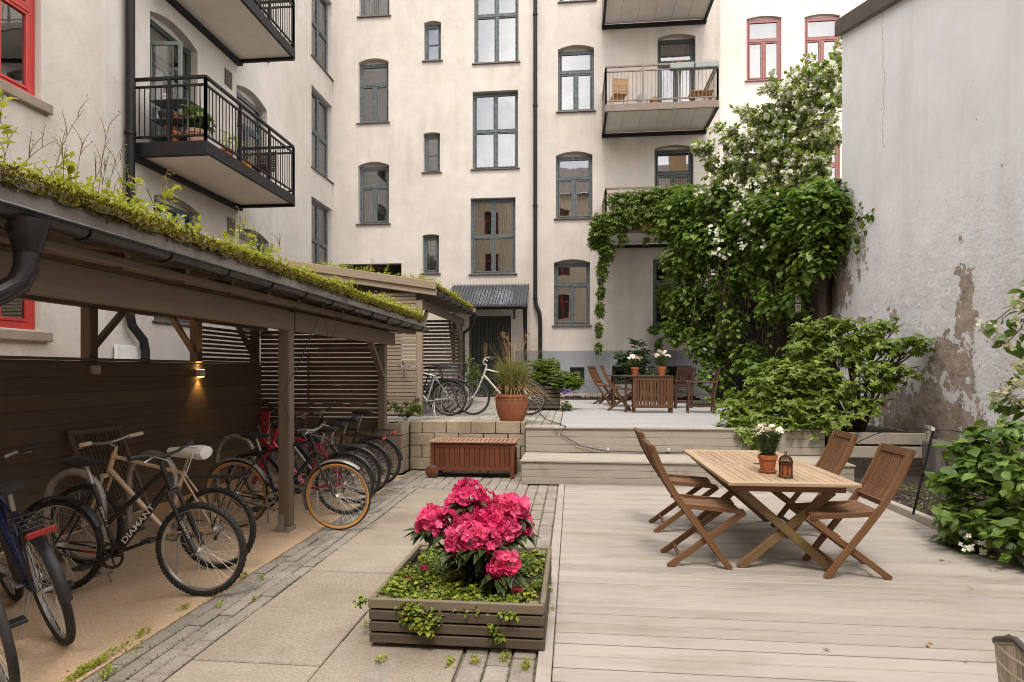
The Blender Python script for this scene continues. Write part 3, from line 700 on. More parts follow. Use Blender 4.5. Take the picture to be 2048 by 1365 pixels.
# ================================================================ ground sheets
S = lambda o: tag(o, kind='structure')
soil = NM('soil'); v = soil.coord(); 
soil.pbr(soil.ramp(soil.noise(v, 9, 8, .7), [(.3, (.014, .010, .008)), (.6, (.04, .03, .022)), (.75, (.09, .07, .055))]), .95, 0., soil.bump(soil.noise(v, 22, 8, .7), .9, .04)); soil = soil.m
m = MB(); m.quad((-60, -40, -.09), (60, -40, -.09), (60, 60, -.09), (-60, 60, -.09)); S(m.build('ground', soil))
def conc(name, col, col2, sc_=1.):
    a = NM(name); v = a.coord(); n1 = a.noise(v, .8*sc_, 7, .6); n2 = a.noise(v, 55, 3, .7)
    c = a.ramp(n1, [(.3, col2), (.62, col)]); c = a.mix(1., c, a.ramp(n2, [(.35, .78), (.65, 1.1)]), 'MULTIPLY')
    c = a.mix(1., c, a.ramp(a.rnd(), [(0, .88), (1, 1.06)]), 'MULTIPLY')
    d = a.ramp(a.noise(v, 2.6, 6, .7), [(.56, 0.), (.72, 1.)]); c = a.mix(a.math('MULTIPLY', d, .35), c, sc(col2, .55))
    MATS[name] = a.pbr(c, .88, 0., a.bump(a.math('ADD', n2, a.math('MULTIPLY', n1, .6)), .3, .006), .25); return MATS[name]
slabm = conc('concrete_floor', (.60, .43, .28), (.46, .325, .205)); pavm = conc('paving_slab', (.32, .275, .22), (.22, .186, .148), 1.6)
settm = conc('sett_stone', (.29, .262, .225), (.215, .19, .16), 4); termm = conc('terrace_paver', (.33, .31, .28), (.22, .2, .18), 2)
m = MB(); m.box(XL, -2.53, -1, 9.04, -.2, .0); S(m.build('floor', slabm))
m = MB(); x, xs = -2.10, [-2.10, -1.36, -.62]; y = -.6; k = 0
while y < 8.0:
    for i in range(2):
        yy = y+(.31 if i else 0); m.box(xs[i]+.003, xs[i+1]-.003, yy+.003, min(8.02, yy+.745), -.06, rng.uniform(-.004, .004))
    y += .75; k += 1
S(m.build('paving', pavm, bevel=.006))
def setts(x0, x1, y0, y1, w_, l_, along='y', mb=None, seed=1, z=0.):
    mb = mb or MB(); r_ = random.Random(seed); nx = max(1, round((x1-x0)/w_)); dx = (x1-x0)/nx
    for i in range(nx):
        y = y0-r_.uniform(0, l_)
        while y < y1:
            l = l_*r_.uniform(.82, 1.18); a, b_ = max(y, y0), min(y+l-.008, y1)
            if b_-a > .03:
                zz = z+r_.uniform(-.006, .006); j = r_.uniform(-.002, .002)
                mb.box(x0+i*dx+.004+j, x0+(i+1)*dx-.004+j, a, b_, z-.07, zz)
            y += l
    return mb
m = setts(-2.52, -2.11, -.6, 8.02, .105, .21, seed=3); S(m.build('sett_band', settm, bevel=.008))
m = setts(-.61, -.20, -.6, 8.44, .137, .15, seed=4); setts(-1.1, -.62, 2.0, 3.32, .16, .16, mb=m, seed=9); S(m.build('sett_band', settm, bevel=.008))
m = setts(-2.6, -.62, 8.03, 9.53, .14, .2, seed=5); S(m.build('sett_band', settm, bevel=.008))
m = MB(); m.box(-2.6, -.1, -1, 9.5, -.08, -.022); S(m.build('joint_bed', plain('joint_sand', (.13, .105, .075), .95, 0, .3, 30)))
# lower deck
deckw = wood('deck_paint', (.285, .26, .235), (.34, .312, .283), .55, 1., None, .12, .2, .45, (.18, .14, .08), (.35, 1.6, 1))
deckw2 = wood('deck_paint_upper', (.31, .308, .312), (.365, .362, .365), .5, 1., ((.3, .27, .22), .3), .06, .15)
risew = wood('step_paint', (.30, .27, .23), (.365, .335, .285), .6, 1., ((.16, .13, .07), .45), .08, .2)
m = MB(); y = 1.2
while y < 8.44: m.box(-.105, 3.595, y+.006, min(8.44, y+.139), -.03, rng.uniform(.017, .021)); y += .145
S(m.build('deck', deckw, bevel=.005)); m = MB(); m.box(-.19, -.11, 1.0, 8.44, -.05, .024); S(m.build('deck', deckw, bevel=.004))
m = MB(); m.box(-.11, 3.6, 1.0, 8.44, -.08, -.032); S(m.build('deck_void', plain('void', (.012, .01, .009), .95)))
e = thing('edging_timber', 'grey painted timber edging between the lower deck and the bed', 'edging', (3.65, 5, 0)); m = MB(); m.box(3.6, 3.69, .8, 8.44, -.05, .10); m.build('timber', risew, e, .008)
# soil bed, uneven
vs = []; nx, ny = 14, 90
for j in range(ny+1):
    for i in range(nx+1):
        x = 3.69+(XR-.02-3.69)*i/nx; y = .8+11.9*j/ny; vs.append((x, y, .045+.03*(i/nx)+rng.uniform(-.025, .025)+(.0 if y < 9.35 else .5)))
m = MB(); m.sm = True; m.add(vs, [(j*(nx+1)+i, j*(nx+1)+i+1, (j+1)*(nx+1)+i+1, (j+1)*(nx+1)+i) for j in range(ny) for i in range(nx)]); S(m.build('bed_soil', soil))
# steps and upper deck
Y1, Y2, SZ = 8.46, 9.32, .34
def riser(x0, x1, y, z0, z1, name='deck_step', n=3):
    m = MB(); h = (z1-z0)/n
    for i in range(n): m.box(x0, x1, y, y+.03, z0+h*i+.002, z0+h*(i+1)-.002)
    return m
m = riser(-.715, 3.75, Y1+.02, .0, SZ-.03); m.box(-.715, -.69, Y1+.051, Y2, 0, SZ-.031)
for i in range(6): m.box(-.73, 3.76, Y1+i*.1435+.002, Y1+(i+1)*.1435-.002, SZ-.028, SZ)
S(m.build('deck_step', risew, bevel=.004))
m = riser(-.725, 3.72, Y2+.02, SZ, TZ-.03); m.box(-.725, -.70, Y2+.051, 9.66, SZ, TZ-.031); m.box(-.74, 3.72, Y2, Y2+.14, TZ-.028, TZ); m.box(-.74, -.2, Y2+.143, 9.66, TZ-.028, TZ)
S(m.build('deck_step', risew, bevel=.004))
m = MB(); y = Y2+.143
while y < 18.2: m.box(-.19, 3.72, y+.003, y+.1415, TZ-.028, TZ+rng.uniform(-.001, .001)); y += .145
S(m.build('upper_deck', deckw2, bevel=.004))
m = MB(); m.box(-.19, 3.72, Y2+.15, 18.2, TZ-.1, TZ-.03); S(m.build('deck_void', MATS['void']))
e = thing('edging_timber', 'long pale timber kerb along the right side of the upper deck', 'edging', (3.77, 12, TZ)); m = MB(); m.box(3.725, 3.81, Y2+.1, 18.2, TZ-.1, TZ+.06); m.build('timber', deckw2, e, .008)
# terrace
m = MB(); m.box(XL, -.2, 9.56, DB, -.05, TZ-.06); m.box(-.2, 3.72, 18.21, DB, 0, TZ+.06); m.box(3.82, 9, 12.6, DB+2, 0, TZ+.02); m.box(3.82, 5.28, 9.4, 12.6, 0, TZ-.1); S(m.build('terrace_ground', soil))
m = setts(-4.8, -.2, 9.75, 15.5, .155, .22, z=TZ-.005, seed=8); S(m.build('terrace_paving', termm, bevel=.008))
m = MB(); m.box(XL, -.2, 15.52, DB-.03, TZ-.059, TZ-.008); S(m.build('terrace_paving', termm))
# gravel strip
pebb = plain('pebble', (.27, .22, .19), .8, 0, .45, 25); m = MB()
for i in range(420): m.ell((rng.uniform(-1.6, 3.7), rng.uniform(18.3, 19.1), TZ+.07+rng.uniform(0, .06)), (rng.uniform(.04, .1), rng.uniform(.04, .09), rng.uniform(.03, .06)), 6, 4)
tag(m.build('gravel', pebb), kind='stuff')
# retaining wall of concrete blocks
blockm = conc('concrete_block', (.43, .36, .265), (.27, .22, .15), 2.4)
rw = thing('retaining_wall', 'low tan concrete block wall holding up the terrace with bicycles', 'wall', (-2, 9.55, 0))
def blocks(axis, a0, a1, face, z1, n=4, th=.25, off=0.):
    m = MB(); h = z1/n
    for r in range(n):
        a = a0-(.2 if r % 2 else 0)-off
        while a < a1:
            s, t = max(a, a0), min(a+.395, a1)
            if t-s > .02:
                d = rng.uniform(0, .008)
                if axis == 'x': m.box(s+.003, t-.003, face+d, face+th, r*h+.003, (r+1)*h-.003)
                else: m.box(face-th, face-d, s+.003, t-.003, r*h+.003, (r+1)*h-.003)
            a += .4
    return m
blocks('x', -2.62, -.745, 9.55, .79).build('wall', blockm, rw, .008)
blocks('y', 9.12, 9.548, -2.63, .79).build('wall_return', blockm, rw, .008)
blocks('x', -4.9, -2.632, 9.12, .79, 4, .24).build('wall_end', blockm, rw, .008)
# raised bed front by the fire wall
rb = thing('raised_bed', 'weathered timber raised bed front between the upper deck and the fire wall', 'planter', (4.4, 9.3, 0))
m = MB()
for k in range(3): m.box(3.85, 5.12, 9.33+.0, 9.37, .12+k*.2, .29+k*.2)
m.build('board', risew, rb, .006); m = MB(); m.box(3.77, 3.86, 9.26, 9.40, 0, .86); m.build('post', risew, rb, .006); m = MB(); m.box(5.12, 5.2, 9.3, 9.4, 0, .8); m.build('post', risew, rb, .006)
m = MB(); m.box(3.86, 5.1, 9.36, 9.37, .0, .7); m.build('lining', soil, rb)
# tall dark board fence
fencew = wood('fence_dark', (.030, .022, .018), (.065, .05, .04), .8, 1., None, .3, .4)
fe = thing('board_fence', 'tall dark vertical board fence under the climbing plants', 'fence', (4.8, 16, TZ))
m = MB(); A0 = V3((5.12, 12.75, 0)); A1 = V3((4.35, 18.9, 0)); nB = 46
for i in range(nB):
    p = A0.lerp(A1, (i+.5)/nB); d = (A1-A0).normalized()
    m.beam(p+V3((0, 0, .4)), p+V3((0, 0, 4.7+rng.uniform(-.02, .02))), .125, .025, d.cross(V3((0, 0, 1))))
m.build('board', fencew, fe, .003); m = MB(); m.beam(A0+V3((-.1, -.08, .3)), A0+V3((-.16, -.08, 4.9)), .13, .13, (0, 1, 0)); m.build('post', fencew, fe, .01)
m = MB()
for z in (1.2, 2.8, 4.4): m.beam(A0+V3((.06, 0, z)), A1+V3((.06, 0, z)), .05, .09)
m.build('rail', fencew, fe); m = MB(); m.beam((5.13, 12.86, .4), (5.13, 12.86, 4.9), .02, .25, (0, 1, 0)); m.box(5.14, 5.34, 12.97, 13.0, .4, 4.9); m.build('slit_blocker', fencew, fe)  # dark boards added to close the bright slit between fence and fire wall
# ================================================================ bike sheds
shw = wood('shed_paint', (.125, .092, .067), (.175, .132, .097), .65, 1., None, .16, .25)
shl = wood('shed_paint_light', (.24, .19, .14), (.31, .25, .185), .65, 1., None, .14, .25)
shd = wood('shed_dark', (.10, .068, .045), (.155, .11, .074), .7, 1., None, .15, .25)
edgm = plaster('roof_edge', (.30, .27, .24), (.08, .065, .05), .75, 2)
s1 = thing('bike_shed', 'open timber bike shed with mossy planted roof nearest the camera', 'bike shed', (-3.7, 5.5, 0))
def post(x, y, z0, z1, parent, mt=shw, wx=.115, wy=.115, foot=True):
    m = MB(); m.box(x-wx/2, x+wx/2, y-wy/2, y+wy/2, z0+(.05 if foot else 0), z1); o = m.build('post', mt, parent, .006)
    if foot: m = MB(); m.box(x-wx/2-.004, x-wx/2+.06, y-wy/2-.006, y-wy/2-.001, z0+.03, z0+.17); m.box(x-.07, x+.07, y-.08, y+.07, z0, z0+.05); m.build('post_shoe', plain('galvanised', (.35, .34, .32), .5, .7, .25, 20), o, .003)
    return o
PX = -2.855
for y in (2.18, 5.79, 8.86): post(PX, y, 0, 2.0 if y < 5 or y > 8 else 2.19, s1)
XBk = -4.93
for y in (2.2, 5.72, 7.48, 8.95): post(XBk+.0, y, 0, 2.25, s1, shd, .11, .11, False)
m = MB(); m.beam((-2.82, 1.9, 2.1), (-2.82, 5.715, 2.1), .06, .2); m.beam((-2.82, 5.865, 2.1), (-2.82, 9.3, 2.1), .06, .2); m.build('front_beam', shw, s1, .006)
m = MB(); m.beam((-2.66, 1.9, 2.235), (-2.66, 9.9, 2.235), .1, .05); m.build('eave_board', shw, s1, .005)
m = MB(); m.beam((XBk, 1.9, 2.31), (XBk, 9.3, 2.31), .07, .13); m.build('back_beam', shd, s1, .006)
for (y, s_) in ((2.25, 1), (8.8, -1)): m = MB(); m.beam((PX+.01, y, 1.52), (PX+.01, y+s_*.55, 2.04), .05, .085, (1, 0, 0)); m.build('brace', shw, s1, .005)
for (y, s_) in ((7.42, -1), (5.78, 1), (8.9, -1)): m = MB(); m.beam((XBk, y, 1.85), (XBk, y+s_*.42, 2.26), .05, .07, (1, 0, 0)); m.build('brace', shd, s1, .005)
m = MB()
for k in range(14):
    y = 2.2+k*.56; m.beam((-2.62, y, 2.24), (-5.2, y, 2.60), .05, .1)
m.build('rafter', shd, s1)
m = MB(); m.beam((-2.56, 5.9, 2.37), (-5.3, 5.9, 2.76), 8.0, .1, (0, 0, 1)); m.build('roof', shd, s1)
m = MB(); m.box(-2.565, -2.53, 1.85, 10.02, 2.31, 2.50); m.build('roof_edge', edgm, s1, .006)
m = MB(); m.beam((-2.53, 10.06, 2.36), (-5.3, 10.06, 2.78), .05, .22); m.build('gable_fascia', shl, s1, .006)
# back boarding
m = MB(); z = .03
while z < 1.68: m.box(XBk+.06, XBk+.085, 1.9, 8.99, z, min(1.70, z+.1495)); z += .151
m.build('back_boarding', shd, s1, .003); m = MB(); m.box(XBk+.045, XBk+.058, 1.9, 8.99, .02, 1.70); m.build('leak_blocker', shd, s1)  # unseen sheet added behind the boards to stop light leaking through the joints
m = MB(); m.box(XBk+.04, XBk+.10, 1.9, 8.99, 1.702, 1.73); m.build('capping', shd, s1, .004)
def slats(axis, a0, a1, f, z0, z1, parent, mt, pitch=.071, gap=.013, th=.022):
    m = MB(); z = z0
    while z < z1:
        if axis == 'x': m.box(a0, a1, f, f+th, z, z+pitch-gap)
        else: m.box(f, f+th, a0, a1, z, z+pitch-gap)
        z += pitch
    return m.build('slat_panel', mt, parent, .002)
slats('x', XBk+.06, PX-.05, 9.02, .82, 2.2, s1, shd)
slats('y', 7.55, 8.9, XBk-.03, 1.74, 2.22, s1, shd, .06, .02)
m = MB(); m.beam((XBk+.1, 8.96, 1.15), (-4.0, 8.96, .55), .04, .09, (0, 1, 0)); m.box(XBk+.06, PX, 8.98, 9.015, .70, .82); m.build('diagonal', shd, s1)
# gutter half round
def gutter(x, y0, y1, z, parent, r=.056, drop=None):
    m = MB(); n = 10; vs = []; fs = []
    for y in (y0, y1):
        for k in range(n+1): a = math.pi+math.pi*k/n; vs.append((x+r*math.cos(a), y, z+r*math.sin(a)))
    for k in range(n): fs.append((k, k+1, n+2+k, n+1+k))
    m.sm = True; m.add(vs, fs); m.sm = False
    m.tube([(x+r, y0, z), (x+r, y1, z)], .009, 6)
    for yy in (y0, y1): m.add([vs[k+(0 if yy == y0 else n+1)] for k in range(n+1)], [tuple(range(n+1))])
    y = y0+.5
    while y < y1:
        m.tube([(x+(r+.005)*math.cos(math.pi+math.pi*k/8), y, z+(r+.005)*math.sin(math.pi+math.pi*k/8)) for k in range(9)], .008, 6); y += .62
    return m.build('gutter', plain('gutter_black', (.02, .019, .02), .28, .1, .1, 4), parent)
g = gutter(-2.47, 1.7, 10.05, 2.32, s1)
m = MB(); yo = 2.50; m.lathe([(.085, .0), (.078, -.05), (.052, -.15)], 16, (-2.46, yo, 2.285)); m.tube([(-2.46, yo, 2.16), (-2.46, yo-.005, 2.06), (-2.475, yo-.03, 1.99), (-2.51, yo-.1, 1.93), (-2.57, yo-.2, 1.9), (-2.65, yo-.32, 1.87), (-2.72, yo-.4, 1.8), (-2.73, yo-.42, 1.7), (-2.73, yo-.42, .1)], .049, 14); m.build('downpipe', MATS['gutter_black'], s1)
s2 = thing('bike_shed', 'rear timber bike shed with slatted gable and planted roof up on the terrace', 'bike shed', (-3.7, 13.4, TZ))
G2 = 11.3
for x, y in ((-2.92, G2+.05), (-2.92, 15.55), (-5.1, 15.55)): post(x, y, TZ, 2.95, s2, shl if y < 12 else shw, .11, .11, False)
slats('x', -5.1, -2.98, G2, TZ+.03, 3.1, s2, shl); slats('x', -5.1, -2.98, 15.58, TZ+.05, 2.95, s2, shl, .095, .03); slats('y', G2, 15.5, -5.15, TZ+.05, 3.1, s2, shd, .085, .02)
m = MB(); m.beam((-2.88, G2, 2.88), (-2.88, 15.8, 2.88), .06, .18); m.build('front_beam', shw, s2, .006)
for (y, s_) in ((G2+.12, 1), (15.5, -1)): m = MB(); m.beam((-2.9, y, 2.4), (-2.9, y+s_*.5, 2.85), .05, .08, (1, 0, 0)); m.build('brace', shl, s2, .005)
m = MB(); m.beam((-2.66, 13.5, 3.12), (-5.45, 13.5, 3.56), 4.5, .09); m.build('roof', shd, s2)
m = MB(); m.beam((-2.56, 11.2, 3.21), (-5.5, 11.2, 3.67), .04, .15); m.beam((-2.56, 11.23, 3.08), (-5.5, 11.23, 3.54), .03, .12); m.build('gable_fascia', shl, s2, .006)
m = MB(); m.beam((-2.56, 15.78, 3.15), (-3.3, 15.78, 3.27), .04, .2); m.build('end_fascia', shl, s2, .006)
m = MB(); m.box(-2.665, -2.63, 11.26, 15.74, 3.08, 3.24); m.build('roof_edge', shw, s2, .006)
gutter(-2.58, 11.25, 15.85, 3.10, s2, .06)
m = MB(); m.tube([(-2.58, 15.6, 3.05), (-2.58, 15.6, 2.85), (-2.68, 15.62, 2.7), (-2.84, 15.64, 2.6), (-2.86, 15.64, 2.45), (-2.86, 15.64, TZ)], .045, 10); m.build('downpipe', MATS['gutter_black'], s2)
# lamp, junction box on the back boarding
xl = XBk+.088
pl = onX(396, 747, xl); lp = thing('wall_lamp', 'small lit white wall lamp on the dark shed boarding', 'lamp', pl)
m = MB(); m.box(xl, xl+.07, pl.y-.055, pl.y+.055, pl.z-.045, pl.z+.045); m.build('housing', plain('lamp_white', (.62, .58, .52), .5), lp, .006)
a = NM('lamp_glow'); em = a.n('ShaderNodeEmission'); em.inputs[0].default_value = (1, .55, .16, 1); em.inputs[1].default_value = 14; a.l(em.outputs[0], a.out.inputs[0])
m = MB(); m.box(xl+.012, xl+.058, pl.y-.04, pl.y+.04, pl.z-.049, pl.z-.046); m.box(xl+.012, xl+.058, pl.y-.04, pl.y+.04, pl.z+.046, pl.z+.049); m.build('diffuser', a.m, lp)
for s_ in (-1, 1):
    ld = bpy.data.lights.new('lamp_bulb', 'SPOT'); ld.energy = 6; ld.color = (1, .55, .15); ld.spot_size = R(95); ld.spot_blend = .8; ld.shadow_soft_size = .02
    lo = bpy.data.objects.new('lamp_bulb', ld); COL.objects.link(lo); lo.parent = lp; lo.location = (.035, 0, s_*.055); lo.rotation_euler = (0 if s_ < 0 else math.pi, R(-8)*s_*0, 0)
pj = onX(186, 740, xl); jb = thing('junction_box', 'square off white junction box on the shed boarding below the opening', 'box', pj)
m = MB(); m.box(xl, xl+.05, pj.y-.05, pj.y+.05, pj.z-.045, pj.z+.045); m.build('cover', plain('box_beige', (.42, .36, .28), .5), jb, .006)
# ================================================================ bicycles
rubber = plain('rubber', (.022, .021, .02), .75, 0, .3, 20, .5)
tanw = plain('tan_sidewall', (.50, .24, .06), .6, 0, .1)
chrome = plain('chrome', (.55, .53, .5), .25, 1., .15)
alu = plain('aluminium', (.45, .44, .42), .4, .9, .15)
saddlem = plain('saddle_black', (.02, .02, .021), .5, 0, .2, 15, .3)
plast = plain('plastic_black', (.02, .02, .02), .45, 0, .2)
redref = plain('reflector_red', (.35, .022, .02), .3, 0, .1)
whitetxt = plain('lettering_white', (.75, .75, .73), .5, 0, .02)
spokem = plain('spoke_steel', (.5, .48, .44), .45, .3, .1)
greyfender = plain('mudguard_grey', (.20, .19, .18), .35, .4, .2)
def paint(name, col): return plain('frame_'+name, col, .3, .1, .08, 5)
def lettering(txt, parent, o, ux, uy, height, mat=whitetxt, width=None, name='lettering'):
    cu = bpy.data.curves.new('lettering', 'FONT'); cu.body = txt; cu.size = 1; cu.extrude = .004; cu.offset = .012
    ob = bpy.data.objects.new('lettering_src', cu); COL.objects.link(ob)
    me = bpy.data.meshes.new_from_object(ob.evaluated_get(bpy.context.evaluated_depsgraph_get())); bpy.data.objects.remove(ob)
    xs = [v.co.x for v in me.vertices]; ys = [v.co.y for v in me.vertices]; sx = (width/(max(xs)-min(xs))) if width else height/(max(ys)-min(ys)); sy = height/(max(ys)-min(ys))
    ux = V3(ux).normalized(); uy = V3(uy).normalized(); uz = ux.cross(uy); x0 = min(xs); y0 = min(ys)
    for v in me.vertices: c = v.co.copy(); v.co = V3(o)+ux*((c.x-x0)*sx)+uy*((c.y-y0)*sy)+uz*(c.z*.15)
    me.materials.clear(); me.materials.append(mat)
    for p in me.polygons: p.material_index = 0
    return link(name, me, parent, False)
def arc(cx, cz, r, a0, a1, n, y=0.): return [(cx+r*math.cos(R(a0+(a1-a0)*i/n)), y, cz+r*math.sin(R(a0+(a1-a0)*i/n))) for i in range(n+1)]
def wheel(parent, hx, r, tw=.022, tan=False, knob=False, cassette=False, rimm=None, steer=0.):
    m = MB(); rr = r-tw*1.55
    m.lathe([(rr-.016, -.009), (rr-.016, .009), (rr+.004, .012), (rr+.004, -.012), (rr-.016, -.009)], 48, (hx, 0, r), 'y')
    wo = m.build('wheel', rimm or alu, parent, world=False)
    m = MB(); n = 56; k = 10; vs = []; fs = []; R0 = r-tw
    for i in range(n):
        t = 2*math.pi*i/n
        for j in range(k):
            a = 2*math.pi*j/k; q = R0+tw*math.cos(a); vs.append((hx+q*math.cos(t), tw*.95*math.sin(a), r+q*math.sin(t)))
    ms = []
    m.sm = True
    for i in range(n):
        for j in range(k):
            m.mi = 1 if tan and j in (2, 3, 6, 7, 4, 5) else 0
            fs = [(i*k+j, i*k+(j+1) % k, ((i+1) % n)*k+(j+1) % k, ((i+1) % n)*k+j)]
            m.F += fs; m.M.append(m.mi); m.S.append(True)
    m.V += vs; m.W += vs; m.mi = 0; m.sm = False
    if knob:
        for i in range(88):
            t = 2*math.pi*i/88; e = V3((math.cos(t), 0, math.sin(t))); tt = V3((-math.sin(t), 0, math.cos(t)))
            for s_ in (-.012, .012) if i % 2 else (-.02, 0, .02):
                p = V3((hx, s_, r))+e*(R0+tw*math.sqrt(max(0, 1-(s_/tw)**2*.9))-.001); m.beam(p-tt*.006, p+tt*.006, .009, .01, e)
    m.build('tyre', [rubber, tanw], wo, world=False)
    m = MB()
    for i in range(32):
        t = 2*math.pi*i/32; s_ = 1 if i % 2 else -1; t2 = t+s_*.55*(1 if i % 4 < 2 else -1)
        m.tube([(hx+.02*math.cos(t2), s_*.028, r+.02*math.sin(t2)), (hx+(rr-.01)*math.cos(t), 0, r+(rr-.01)*math.sin(t))], .0016, 3, caps=False)
    m.lathe([(.006, -.055), (.012, -.05), (.018, -.034), (.025, -.03), (.012, -.024), (.012, .024), (.025, .03), (.018, .034), (.012, .05), (.006, .055)], 12, (hx, 0, r), 'y')
    if cassette: m.lathe([(.05, -.034), (.05, -.03), (.04, -.045), (.028, -.05), (.01, -.05)], 20, (hx, 0, r), 'y')
    m.build('spokes', spokem, wo, world=False)
    return wo
def bicycle(label, rc, rz, lean=2., r=.335, wb=1.06, col=(.02, .02, .02), style='men', text=None, fend=None, rack=False, susp=False, knob=False, tan=False, grips=plast, bar='flat', basket=False, stand=True, cover=False, forkcol=None, flat=False, reflector=False, stickers=False, tw=.022, group='bicycles parked in the yard', z=0., steer=0, side=-1, textcol=None, saddle_z=0.):
    t = thing('bicycle', label, 'bicycle', (rc[0], rc[1], z), rz, group); t.rotation_euler = (R(lean), 0, rz)
    fm_ = paint('c%02d%02d%02d' % tuple(int(c*99) for c in col), col)
    BB = V3((.435, 0, .285)); S = V3((.27, 0, .79)); H1 = V3((wb-.27, 0, .93)); H2 = V3((wb-.215, 0, .775)); RH = V3((0, 0, r)); FH = V3((wb, 0, r))
    m = MB(); m.tube([BB, S], .0155, 10); m.tube([H2+V3((0, 0, .0)), H1], .02, 10); m.tube([BB, H2.lerp(H1, .12)], .02 if not susp else .024, 12)
    if style == 'men': m.tube([S.lerp(BB, .04), H1.lerp(H2, .2)], .0155, 10)
    elif style == 'mixte': m.tube([BB.lerp(S, .42), H1.lerp(H2, .25)], .018, 10)
    else: m.tube([BB.lerp(S, .28), (.56, 0, .52), H1.lerp(H2, .45)], .016, 10)
    for s_ in (-1, 1):
        m.tube([BB+V3((-.03, s_*.03, 0)), RH+V3((.02, s_*.055, 0))], .009, 8); m.tube([S.lerp(BB, .05)+V3((0, s_*.018, 0)), RH+V3((.0, s_*.055, .02))], .0075, 8)
    m.lathe([(.02, -.035), (.022, 0), (.02, .035)], 12, BB, 'y', True)
    fo = m.build('frame', fm_, t, world=False)
    fk = paint('f%02d%02d%02d' % tuple(int(c*99) for c in (forkcol or col)), forkcol or col)
    ax = (H1-H2).normalized(); cr = H2-ax*.03; legs = []
    for s_ in (-1, 1):
        m = MB(); legs.append(m)
        if susp:
            k = cr+V3((0, s_*.052, 0)); m.tube([k+ax*.03, k.lerp(FH+V3((-.02, s_*.052, .02)), .45)], .0145, 10); m.tube([k.lerp(FH+V3((-.02, s_*.052, .02)), .4), FH+V3((-.02, s_*.052, .01)), FH+V3((0, s_*.05, 0))], .0195, 10)
        else:
            p0 = cr+V3((0, s_*.05, 0)); q = FH+V3((0, s_*.052, 0)); m.tube([p0, p0.lerp(q, .55)+V3((-.022, 0, 0)), p0.lerp(q, .85)+V3((-.016, 0, 0)), q], .0115, 8, radii=[.0125, .012, .009, .008])
    m = MB(); m.beam(cr+V3((0, -.065, 0)), cr+V3((0, .065, 0)), .035, .03); m.tube([cr, H1+ax*.05], .0135, 8)
    fko = m.build('fork', fk, t, world=False)
    for m in legs: m.build('fork_leg', fk, fko, world=False)
    wheel(t, 0, r, tw, tan, knob, True); wheel(t, wb, r, tw, tan, knob)
    # drive train
    m = MB(); m.lathe([(.094, -.052), (.094, -.047), (.074, -.047), (.074, -.052), (.094, -.052)], 32, BB, 'y'); ca = R(200)
    for i in range(5):
        a = 2*math.pi*i/5; m.beam(BB+V3((0, -.05, 0)), BB+V3((.078*math.cos(a), -.05, .078*math.sin(a))), .012, .004, (0, 1, 0))
    for s_ in (-1, 1):
        a = ca+(0 if s_ < 0 else math.pi); e = V3((math.cos(a), 0, math.sin(a)))
        m.beam(BB+V3((0, s_*.062, 0)), BB+e*.17+V3((0, s_*.075, 0)), .013, .024, (0, 0, 1))
    m.tube([BB+V3((0, -.07, 0)), BB+V3((0, .07, 0))], .009, 8)
    cs = m.build('crankset', plast if col[0] < .1 and susp else alu, t, world=False)
    for s_ in (-1, 1):
        a = ca+(0 if s_ < 0 else math.pi); e = V3((math.cos(a), 0, math.sin(a))); c = BB+e*.17
        m = MB(); m.beam(c+V3((0, s_*.085, 0)), c+V3((0, s_*.175, 0)), .085, .022); m.build('pedal', plast, cs, .004, False)
    m = MB()
    for zz in (.093, -.093): m.beam(BB+V3((0, -.0495, zz)), RH+V3((0, -.042, zz*.45)), .006, .008)
    m.beam(RH+V3((.0, -.05, -.02)), RH+V3((.05, -.045, -.11)), .012, .03); m.build('chain', plain('chain_steel', (.10, .085, .07), .5, .7, .3, 30), t, world=False)
    # saddle
    sp = S+(S-BB).normalized()*(.13+saddle_z); m = MB(); m.tube([S, sp], .0125, 8); so_ = m.build('seat_post', alu, t, world=False)
    m = MB(); vs = []; fs = []; prof = [(-.14, .062, .02), (-.10, .078, .03), (-.04, .068, .026), (.03, .032, .02), (.10, .021, .018), (.145, .012, .008)]; k = 10
    for x, wd, hh in prof:
        for j in range(k):
            a = 2*math.pi*j/k; y = wd*math.cos(a); zz = math.sin(a); vs.append((sp.x+x, y, sp.z+.035+(hh*zz if zz > 0 else hh*1.5*zz)+.012*(x < -.08)))
    for i in range(len(prof)-1):
        for j in range(k): fs.append((i*k+j, i*k+(j+1) % k, (i+1)*k+(j+1) % k, (i+1)*k+j))
    fs += [tuple(range(k))[::-1], tuple((len(prof)-1)*k+j for j in range(k))]; m.sm = True; m.add(vs, fs); m.sm = False
    sdl = m.build('saddle', saddlem, t, world=False)
    if cover:
        m = MB(); vs = []; fs = []; prof = [(-.16, .075, .03), (-.155, .082, .045), (-.11, .092, .05), (-.04, .082, .046), (.04, .052, .04), (.11, .042, .036), (.16, .036, .03), (.165, .02, .015)]
        for x, wd, hh in prof:
            for j in range(14):
                a = 2*math.pi*j/14; g = 1+rng.uniform(-.07, .07); vs.append((sp.x+x, wd*math.cos(a)*g, sp.z+.035+(hh if math.sin(a) > 0 else hh*1.3)*math.sin(a)*g))
        k = 14
        for i in range(len(prof)-1):
            for j in range(k): fs.append((i*k+j, i*k+(j+1) % k, (i+1)*k+(j+1) % k, (i+1)*k+j))
        fs += [tuple(range(k))[::-1], tuple((len(prof)-1)*k+j for j in range(k))]; m.sm = True; m.add(vs, fs); m.build('saddle_cover', plain('cover_white', (.72, .68, .62), .6, 0, .08, 10, .5), sdl, world=False)
    # bars
    top = H1+ax*.05; m = MB(); sr = R(steer); fx = lambda p: top+V3((p[0]*math.cos(sr)-p[1]*math.sin(sr), p[0]*math.sin(sr)+p[1]*math.cos(sr), p[2]))
    ends = []
